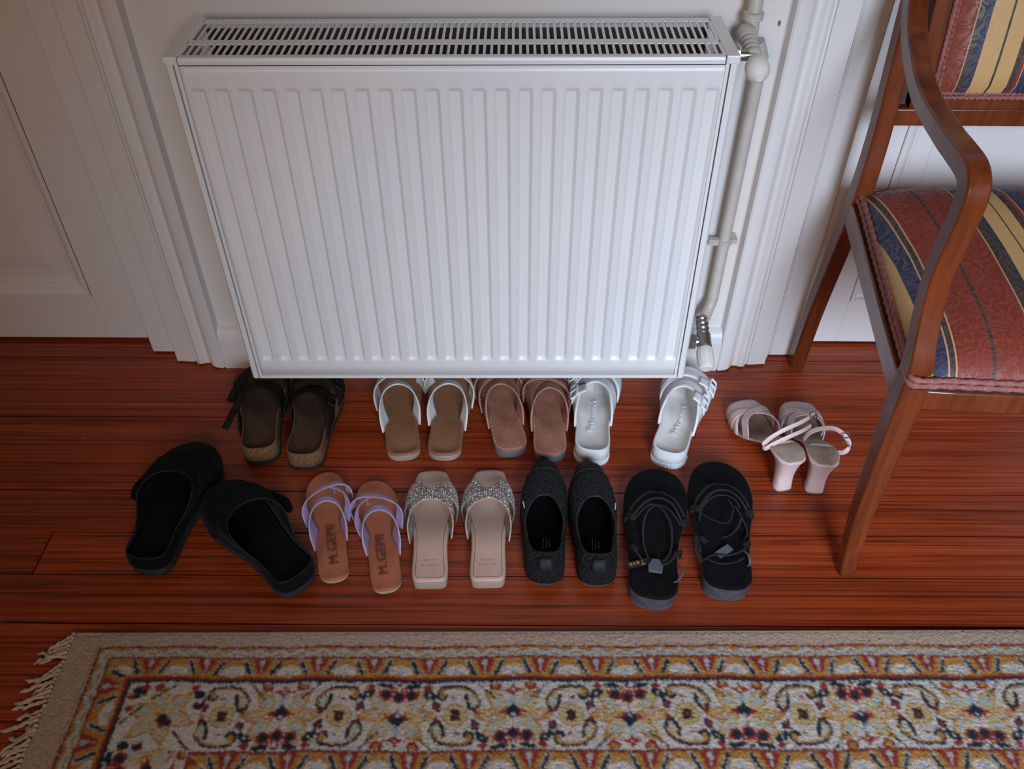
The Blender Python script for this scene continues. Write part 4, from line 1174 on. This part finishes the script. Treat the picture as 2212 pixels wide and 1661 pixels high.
def cork_sandal(side, loc, rz, label, tail):
    t = thing('cork_sandal', label, 'sandal', (*loc, 0), rz, 'dark brown suede cork sandals')
    S = Last(.258, .098, FOOT, 1.04, side); S.bulge = .004
    z = contour(S, .036, .012)
    obj('outsole', S.sole([(.004, 0), (.0005, .001), (.0, .009), (.002, .010)]), RUBBER_K, t, smooth=50)
    obj('cork_midsole', S.sole([(.002, .0095), (.0005, .011), (.001, .024), (.0022, z(0)), (.0045, lambda x, y: z(0)(x, y) + .0006), (.0070, .014)]), CORK, t, smooth=50)
    obj('footbed', S.sole([(.006, .012), (.004, lambda x, y: z(0)(x, y) + .0008), (.0062, z(.2)), (.010, z(.6)), (.018, z(.95)), (.032, z(1.05))]), FOOTB, t, smooth=60)
    h = lambda y: interp(y, [.06, .12, .17, .22], [.058, .056, .046, .034]); z0 = .026
    yb = curve(.096, .106, .120, .125, .112, .084, .058); yf = curve(.136, .142, .152, .156, .148, .130, .112)
    obj('rear_strap', S.patch(yb, yf, h, z0, .002), BROWN, t, smooth=60, solid=.0035)
    yb2 = curve(.158, .168, .180, .186, .178, .160, .146); yf2 = curve(.200, .206, .220, .226, .220, .206, .196)
    obj('front_strap', S.patch(yb2, yf2, h, z0, .002), BROWN, t, smooth=60, solid=.0035)
    for yc in (.128, .182):
        x, y, z_ = S.surf(.80, yc, lambda y: h(y) + .003, z0, .005)
        buckle(t, (x, y, z_ + .002), 0, (0, R(46) * side, 0), BRONZE, .008, .016, .0012)
    if tail:     # unbuckled strap ends hanging off the outer side
        W = [(0.012, -.004, 0)] * 7
        P = mirror_x(cr([(.026, .122, .078), (.044, .096, .064), (.055, .074, .055), (.064, .058, .050)], 2), side)
        obj('strap_tail', MB().ribbon(P, [(.0048 * side, .003, .003)] * len(P), .003), BROWN, t, smooth=60)
        P = mirror_x(cr([(.030, .175, .070), (.046, .150, .060), (.056, .128, .052)], 3), side)
        obj('strap_tail', MB().ribbon(P, [(.0075 * side, .004, .004)] * len(P), .003), BROWN, t, smooth=60)
    return t
cork_sandal(-1, (-.4680, 1.0745), R(10.0), 'brown cork sandal with unbuckled strap under the radiator corner', True)
cork_sandal(1, (-.3875, 1.0600), R(1.0), 'brown cork sandal under the radiator, heel showing a cork rim, right of its pair', False)

# ------------------------------------------------------------------ shells: clogs and slip-ons
class Shell:
    """upper between the sole outline and an opening that follows it point by point"""
    def __init__(s, S, zp, y0, ylen, kx, zo, pw=.8, inset=0.0):
        s.S, s.zp = S, zp; L = S.L; s.n = len(S.P)
        s.A = [(p[0], p[1], zp) for p in S.P]; s.O = []
        for p in S.P:
            y = y0 + p[1] / L * ylen; xc = S.xc(min(max(y, .05 * L), .95 * L))
            u = p[1] / L
            k = kx(u)
            s.O.append((xc + (p[0] - S.xc(min(max(p[1], .03 * L), .97 * L))) * k, y, zo(u)))
        s.pw = pw
    def pt(s, i, k, out=0.0):
        a, o = s.A[i % s.n], s.O[i % s.n]
        c1 = 1 - math.cos(k * PI / 2); s1 = math.sin(k * PI / 2) ** s.pw
        p = Vector((lerp(a[0], o[0], c1), lerp(a[1], o[1], c1), lerp(a[2], o[2], s1)))
        if out:
            q = s.S.spine((a[0], a[1])); d = Vector((a[0] - q[0], a[1] - q[1], 0)).normalized()
            p += d * (out * (1 - c1)) + Vector((0, 0, out * s1))
        return (p.x * s.S.side, p.y, p.z)
    def mesh(s, nk=10, k0=0.0, k1=1.0, out=0.0):
        return MB().grid([[s.pt(i, lerp(k0, k1, j / nk), out) for i in range(s.n)] for j in range(nk + 1)], cj=True)
    def ksolve(s, i, y):
        lo, hi = 0.0, 1.0
        for _ in range(24):
            m = (lo + hi) / 2
            if s.pt(i, m)[1] > y: lo = m
            else: hi = m
        return lo
    def strap(s, y1, y2, out, nt=6):
        """band across the toe box between two distances from the heel"""
        rows = []
        for i in range(s.n):
            py = s.A[i][1]
            if py < y1 + .004 or s.O[i][1] > y1: 
                if py < y1 + .004: continue
            ka = s.ksolve(i, y2) if py > y2 else 0.0
            kb = min(1.0, s.ksolve(i, y1))
            rows.append((i, [s.pt(i, lerp(ka, kb, t / nt), out) for t in range(nt + 1)]))
        # keep the consecutive run
        return MB().grid([r for _, r in rows])
    def rim(s, r, k=1.0, out=0.0, n=6):
        P = [Vector(s.pt(i, k, out)) for i in range(s.n)]; secs = []
        for i, p in enumerate(P):
            t = (P[(i + 1) % s.n] - P[i - 1]).normalized(); a = Vector((0, 0, 1)); a = (a - t * a.dot(t)).normalized(); b = t.cross(a)
            secs.append([p + a * (r * math.cos(2 * PI * j / n)) + b * (r * math.sin(2 * PI * j / n)) for j in range(n)])
        return MB().grid(secs, ci=True, cj=True)

def clog(side, loc, rz, label):
    t = thing('suede_clog', label, 'clog', (*loc, 0), rz, 'black suede clogs')
    S = Last(.268, .104, FOOT, 1.04, side)
    obj('outsole', S.sole([(.005, 0), (.001, .0015), (.0, .010), (.001, .018), (.003, .0195)]), RUBBER_K, t, smooth=50)
    zo = lambda u: interp(u, [0, .25, .5, .75, 1.0], [.044, .044, .052, .074, .082])
    H = Shell(S, .019, .006, .156, lambda u: interp(u, [0, .5, 1], [.90, .92, .9]), zo, .75)
    obj('upper', H.mesh(12), SUEDE_K, t, smooth=60, solid=.003)
    obj('rim', H.rim(.0011), LINE_K, t, smooth=60)
    obj('rim_seam', H.rim(.0007, .80, .0016), LINE_K, t, smooth=60)
    z = contour(S, .036, .012)
    obj('footbed', S.sole([(.006, .019), (.004, .030), (.0062, z(.2)), (.010, z(.6)), (.018, z(.95)), (.032, z(1.05))]), SUEDE_K, t, smooth=60)
    obj('strap', H.strap(.163, .196, .003), SUEDE_K, t, smooth=60, solid=.003)
    # pointed end of the buckled strap on the outer side
    P = mirror_x(cr([(.026, .178, .080), (.046, .172, .066), (.058, .156, .055), (.064, .132, .050), (.066, .120, .048)], 3), side)
    ws = [(0, .0125 * (1 if i < len(P) - 4 else max(.15, (len(P) - 1 - i) / 4)), .0) for i in range(len(P))]
    obj('strap_end', MB().ribbon(P, [(.004 * side, w_[1], .003) for w_ in ws], .003), SUEDE_K, t, smooth=60)
    buckle(t, (.047 * side, .178, .071), 0, (0, R(45) * side, 0), BRONZE, .008, .016, .0012)
    return t
clog(-1, (-.6030, .8250), R(-5.5), 'black suede clog standing straight at the far left of the front row')
clog(1, (-.3395, .7960), R(45.0), 'black suede clog turned diagonally, heel by the lavender strapped sandals')

def slip_on(side, loc, rz, label):
    t = thing('slip_on_shoe', label, 'shoe', (*loc, 0), rz, 'black crochet slip-ons')
    S = Last(.250, .0865, POINTY, 1.02, side)
    obj('sole', S.sole([(.005, 0), (.002, .001), (.0015, .010), (.003, .012)]), RUBBER_G, t, smooth=50)
    zo = lambda u: interp(u, [0, .12, .35, .6, .85, 1.0], [.064, .060, .048, .054, .066, .070])
    H = Shell(S, .010, .021, .117, lambda u: interp(u, [0, .25, .6, 1], [.72, .80, .80, .76]), zo, .62)
    obj('upper', H.mesh(14), KNIT, t, smooth=60, solid=.003)
    obj('collar', H.rim(.0015), LINE_K, t, smooth=60)
    obj('insole', S.sole([(.006, .012), (.007, .013), (.02, .0125)]), LINING, t, smooth=50)
    # seams running from the collar corners down the sides
    for i0 in (S.P.index(min(S.P, key=lambda p: abs(p[1] - .185) + (0 if p[0] > 0 else 9))), S.P.index(min(S.P, key=lambda p: abs(p[1] - .185) + (0 if p[0] < 0 else 9)))):
        P = [H.pt(i0, .12 + .86 * k / 10, .0022) for k in range(11)]
        obj('seam', MB().tube(P, .0009, 5), LINE_K, t, smooth=60)
    # arched seam over the toes
    yq = curve(.178, .196, .206, .196, .178)
    P = []
    for i in range(H.n):
        if H.A[i][1] > .20: P.append(H.pt(i, H.ksolve(i, .192 + .012 * math.cos(H.A[i][0] / .03)), .0022))
    obj('toe_seam', MB().tube(P, .0009, 5), LINE_K, t, smooth=60)
    i0 = S.P.index(min(S.P, key=lambda p: abs(p[1] - .172) + (0 if p[0] > 0 else 9)))
    obj('bar_tack', MB().tube([H.pt(i0, k, .003) for k in (.66, .74, .82)], .0010, 5), WHITETH, t, label='short white stitch at the collar')
    # woven label on the heel
    rows = []
    bi = min(range(H.n), key=lambda i: H.A[i][1])
    for di in (-2, -1, 0, 1, 2): rows.append([H.pt(bi + di, .30 + .42 * j / 4, .0035) for j in range(5)])
    obj('heel_label', MB().grid(rows), M('worn_label', (0.016, 0.018, 0.024), 0.6, 0.5, 120, 0.3, 500, spec=0.2), t, smooth=60, solid=.001)
    # three short lines of print too fine to read, reading from heel to toe
    m = MB()
    for j, words in enumerate((((0, .005), (.0065, .0215)), ((0, .005), (.0065, .0135), (.0155, .0215)), ((.003, .018),))):
        for w0, w1 in words: m.box((.0052 * (j - 1) - .0009, .068 + w0, .0132), (.0052 * (j - 1) + .0009, .068 + w1, .0134))
    o = obj('insole_print', m, GOLDP, t, smooth=0); o['kind'] = 'stuff'; o.rotation_euler = (0, 0, R(-2))
    return t
slip_on(-1, (.0560, .8095), R(-1.0), 'black crochet slip-on beside the rhinestone sandals, left of its pair')
slip_on(1, (.1420, .8070), R(0.4), 'black crochet slip-on beside the platform sandals, right of its pair')

# ------------------------------------------------------------------ black platform sandals
def platform(side, loc, rz, label, left):
    t = thing('platform_sandal', label, 'sandal', (*loc, 0), rz, 'black strappy platform sandals')
    S = Last(.277, .112, FOOT, 1.03, side)
    tp = lambda y: .034 + .004 * (1 - sstep(0, .09, y)) + .003 * sstep(.22, .277, y)
    obj('platform', S.sole([(.005, 0), (.0015, .0015), (.0025, .012), (.0005, .022), (.001, lambda x, y: tp(y) - .006)]), RUBBER_G, t, smooth=50)
    obj('footbed', S.sole([(.001, lambda x, y: tp(y) - .0065), (.0, lambda x, y: tp(y) - .002), (.002, lambda x, y: tp(y)), (.008, lambda x, y: tp(y) - .0005), (.02, lambda x, y: tp(y) - .0015)]), SUEDE_K, t, smooth=60)
    Z = lambda y, d=0: tp(y) + d
    def cord(name, pts, w=.0042, th=.0016, mat=LINE_K, mirror=True):
        P = cr([(x, y, Z(y, d)) for x, y, d in pts], 5)
        P = mirror_x(P, side)
        V = [Vector(p) for p in P]; ws = []
        for i in range(len(V)):
            tg = (V[min(i + 1, len(V) - 1)] - V[max(i - 1, 0)]).normalized(); q = tg.cross(Vector((0, .35, 1))).normalized(); ws.append(q * (w * .36))
        return obj(name, MB().ribbon(P, ws, th), mat, t, smooth=60)
    # toe loop and two straps from it to the edges
    cord('toe_loop', [(-.016, .222, -.002), (-.013, .219, .006), (-.006, .219, .006), (-.003, .222, -.002)], .0045)
    cord('front_strap', [(-.009, .218, .004), (-.026, .196, .020), (-.044, .172, .012), (-.050, .156, -.004)], .0065)
    cord('front_strap', [(-.009, .218, .004), (.016, .200, .024), (.040, .176, .018), (.054, .152, -.004)], .0065)
    for sx in (-1, 1):
        obj('side_loop', MB().ribbon(mirror_x(cr([(sx * .053, .162, Z(.16, -.012)), (sx * .054, .158, Z(.16, .004)), (sx * .046, .150, Z(.15, .016)), (sx * .040, .142, Z(.14, .020))], 4), side), [(0, .005, 0)] * 13, .002), LINE_K, t, smooth=60)
        obj('side_loop', MB().ribbon(mirror_x(cr([(sx * .042, .096, Z(.09, -.012)), (sx * .043, .094, Z(.09, .004)), (sx * .038, .088, Z(.09, .012)), (sx * .032, .080, Z(.08, .014))], 4), side), [(0, .0045, 0)] * 13, .002), LINE_K, t, smooth=60)
    cord('instep_strap', [(-.042, .148, .018), (-.024, .168, .036), (.000, .176, .040), (.024, .166, .036), (.042, .148, .018)], .0075)
    if left:
        cord('ankle_cord', [(-.040, .140, .018), (-.020, .160, .030), (.004, .168, .030), (.020, .150, .022), (.022, .118, .008), (.016, .086, .004), (.004, .066, .003)], .0055)
        cord('ankle_cord', [(.040, .140, .018), (.018, .162, .034), (-.004, .164, .030), (-.022, .140, .020), (-.026, .104, .010), (-.018, .078, .005), (.000, .064, .003)], .0055)
        cord('heel_cord', [(.034, .083, .012), (.022, .070, .006), (.004, .060, .004), (-.020, .068, .006), (-.032, .082, .012)], .006)
        m = MB(); a = Z(.06, .004)
        P = [(-.006, .071), (.006, .071), (.0085, .064), (.0125, .058), (.011, .046), (-.011, .046), (-.0125, .058), (-.0085, .064)]
        m.extrude([(x * side, y) for x, y in P], a, a + .006, 'Z'); obj('cord_lock', m, GREYTAG, t, bevel=.001)
        tagl = obj('woven_tag', MB().box((-.020, -.0062, 0), (.020, .0062, .0012)), LINE_K, t, smooth=0, loc=(-.026 * -1 * side * 1.0 if False else .027 * side, .062, Z(.06, .003)))
        tagl.rotation_euler = (0, 0, R(24))
        if side < 0:
            wr = writing('Teva', .0125, ORANGEP, tagl, (-.003, .0, .0015), (0, 0, 0), name='tag_writing', ext=.0001)
            wr.rotation_euler = (0, 0, PI)
        cord('strap_end', [(-.038, .070, .004), (-.044, .050, .010), (-.036, .036, .004), (-.030, .034, .002)], .005, mat=GREYTAG)
    else:
        P = [(.034 * math.cos(a) - .004, .142 + .036 * math.sin(a), .010 + .016 * math.sin(a + .6)) for a in [i * 2 * PI / 14 + .3 for i in range(14)]]
        cord('ankle_cord', P, .0055)
        cord('ankle_cord', [(-.044, .150, .012), (-.020, .132, .012), (.006, .124, .016), (.016, .150, .022), (.008, .168, .026)], .0045)
        cord('ankle_cord', [(.020, .158, .022), (.032, .140, .012), (.040, .118, .006), (.036, .104, .004), (.032, .100, .003)], .005)
        cord('heel_cord', [(-.038, .050, .004), (-.020, .062, .005), (.004, .064, .005), (.022, .072, .006), (.033, .078, .012)], .0055)
        cord('heel_cord', [(-.034, .052, .008), (-.012, .044, .006), (.014, .050, .006), (.030, .060, .008)], .0045)
        cord('strap_end', [(.030, .072, .010), (.036, .062, .012), (.038, .050, .006), (.034, .047, .003)], .006, mat=GREYTAG)
        tagl = obj('woven_tag', MB().box((-.014, -.007, 0), (.014, .007, .0014)), GREYTAG, t, smooth=0, loc=(-.002 * side, .072, Z(.07, .004)))
        tagl.rotation_euler = (0, R(-8), R(38))
        m = MB(); m.box((-.007, -.012, -.002), (.007, .012, .001))
        b = obj('cord_lock', m, LINE_K, t, loc=(-.046 * side, .080, Z(.08, .002)), bevel=.001); b.rotation_euler = (0, R(50) * -side, R(10))
        cord('inner_strap', [(-.044, .112, -.004), (-.047, .092, .008), (-.048, .066, .008), (-.040, .046, .002)], .010)
    return t
platform(-1, (.2275, .7640), R(-8.0), 'black platform sandal with an orange lettered tag on the heel strap', True)
platform(1, (.3480, .7820), R(-6.2), 'black platform sandal with coiled cord, rightmost of the front row', False)

# ------------------------------------------------------------------ pale pink heeled sandals
def heeled(side, loc, rz, label, strapL):
    t = thing('heeled_sandal', label, 'sandal', (*loc, 0), rz, 'pale pink heeled sandals')
    path = cr([(-.006, .084, .020), (.002, .0845, .042), (.020, .0845, .0555), (.045, .079, .053), (.075, .060, .046), (.105, .036, .048), (.135, .0165, .064), (.160, .0095, .076), (.185, .0085, .074), (.205, .009, .064)], 3)
    def sec(y, z, w, dz0, dz1, k): return [((-w / 2 * k) * side, y, z + dz0), ((w / 2 * k) * side, y, z + dz0), ((w / 2 * k) * side, y, z + dz1), ((-w / 2 * k) * side, y, z + dz1)]
    off = lambda y: -.004 * sstep(.08, .2, y)
    def shift(s_, y): return [(p[0] + off(y) * side, p[1], p[2]) for p in s_]
    obj('sole', MB().sweep([shift(sec(y, z, w, -.006, 0, 1), y) for y, z, w in path]), PINK, t, smooth=50, bevel=.001)
    obj('insole', MB().sweep([shift(sec(y, z, w - .004, 0, .0015, 1), y) for y, z, w in path[1:]]), PINKIN, t, smooth=50)
    # flared block heel
    rows = []
    for k in range(9):
        q = k / 8; z = lerp(.0035, .080, q)
        w = interp(q, [0, .25, .6, .85, 1], [.034, .032, .034, .044, .054]); d = interp(q, [0, .3, .7, 1], [.026, .026, .034, .058]); y0 = interp(q, [0, .4, .8, 1], [.000, .004, .000, -.006])
        row = []
        for j in range(16):
            a = 2 * PI * j / 16; cx_, sy_ = math.cos(a), math.sin(a)
            e = .62
            row.append((math.copysign(abs(cx_) ** e, cx_) * w / 2, y0 + d / 2 + math.copysign(abs(sy_) ** e, sy_) * d / 2, z))
        rows.append(row)
    obj('heel', MB().sweep(rows), PINK, t, smooth=50)
    obj('heel_tip', MB().sweep([[(p[0], p[1], 0.0) for p in rows[0]], [(p[0], p[1], .0035) for p in rows[0]]]), HEELT, t, smooth=50)
    # square open toe upper and the crossing strap behind it
    def arch(u, y, h, off_=0.0):
        z0 = interp(y, [.09, .135, .16, .21], [.046, .016, .010, .009]); w = interp(y, [.08, .11, .15, .18, .215], [.050, .056, .079, .078, .066]) / 2 + off_
        f = PI * u; c_ = math.cos(f)
        return ((-w * math.copysign(abs(c_) ** .75, c_) - .003) * side, y, z0 - .004 + h * max(0, math.sin(f)) ** .6)
    def sheet(yb, yf, h, nu=24, nt=8, off_=0.0):
        rows_ = []
        for i in range(nu + 1):
            u = i / nu; rows_.append([arch(u, lerp(yb(u), yf(u), k / nt), h(lerp(yb(u), yf(u), k / nt)), off_) for k in range(nt + 1)])
        return MB().grid(rows_)
    h = lambda y: interp(y, [.10, .14, .18, .215], [.046, .044, .036, .024])
    obj('toe_upper', sheet(curve(.150, .158, .166, .170, .166, .156, .142), curve(.206, .210, .212, .213, .212, .210, .206), h), PINK, t, smooth=60, solid=.0025)
    obj('crossing_strap', sheet(curve(.112, .124, .142, .156, .164, .166, .164), curve(.128, .142, .160, .174, .182, .184, .180), lambda y: h(y) + .002, off_=.001), PINK, t, smooth=60, solid=.0025)
    obj('crossing_strap', sheet(curve(.168, .170, .168, .158, .142, .126, .114), curve(.182, .184, .182, .174, .160, .142, .128), lambda y: h(y) + .003, off_=.001), PINK, t, smooth=60, solid=.0025)
    # ankle strap
    inv = Matrix.Translation((*loc, 0)) @ Matrix.Rotation(rz, 4, 'Z'); inv = inv.inverted()
    for P, bi in strapL:
        Q = [tuple(inv @ Vector(p)) for p in cr(P, 4)]
        obj('ankle_strap', MB().ribbon(Q, [(0, .0015, .0040)] * len(Q), .0022), PINK, t, smooth=60)
        if bi is not None:
            p = Vector(Q[bi]); b = buckle(t, p + Vector((0, -.003, .001)), 0, (R(55), 0, R(20)), STEEL, .007, .0085, .0010)
    return t
heeled(-1, (.5000, 1.0165), R(11.5), 'pale pink heeled sandal further from the chair leg, strap leaning on its mate',
       [([(.540, 1.082, .106), (.525, 1.072, .104), (.500, 1.064, .096), (.474, 1.058, .084), (.460, 1.054, .076), (.4555, 1.057, .074), (.4570, 1.062, .080), (.468, 1.065, .093), (.490, 1.072, .105), (.522, 1.081, .117), (.545, 1.093, .124), (.552, 1.101, .116)], 39)])
heeled(1, (.5535, 1.0105), R(-5.5), 'pale pink heeled sandal nearest the chair leg, ankle strap looped open',
       [([(.5345, 1.080, .072), (.5400, 1.076, .095), (.5560, 1.069, .112), (.5760, 1.062, .118), (.5930, 1.050, .110), (.5995, 1.040, .098), (.5930, 1.036, .086), (.5830, 1.042, .078)], 16)])
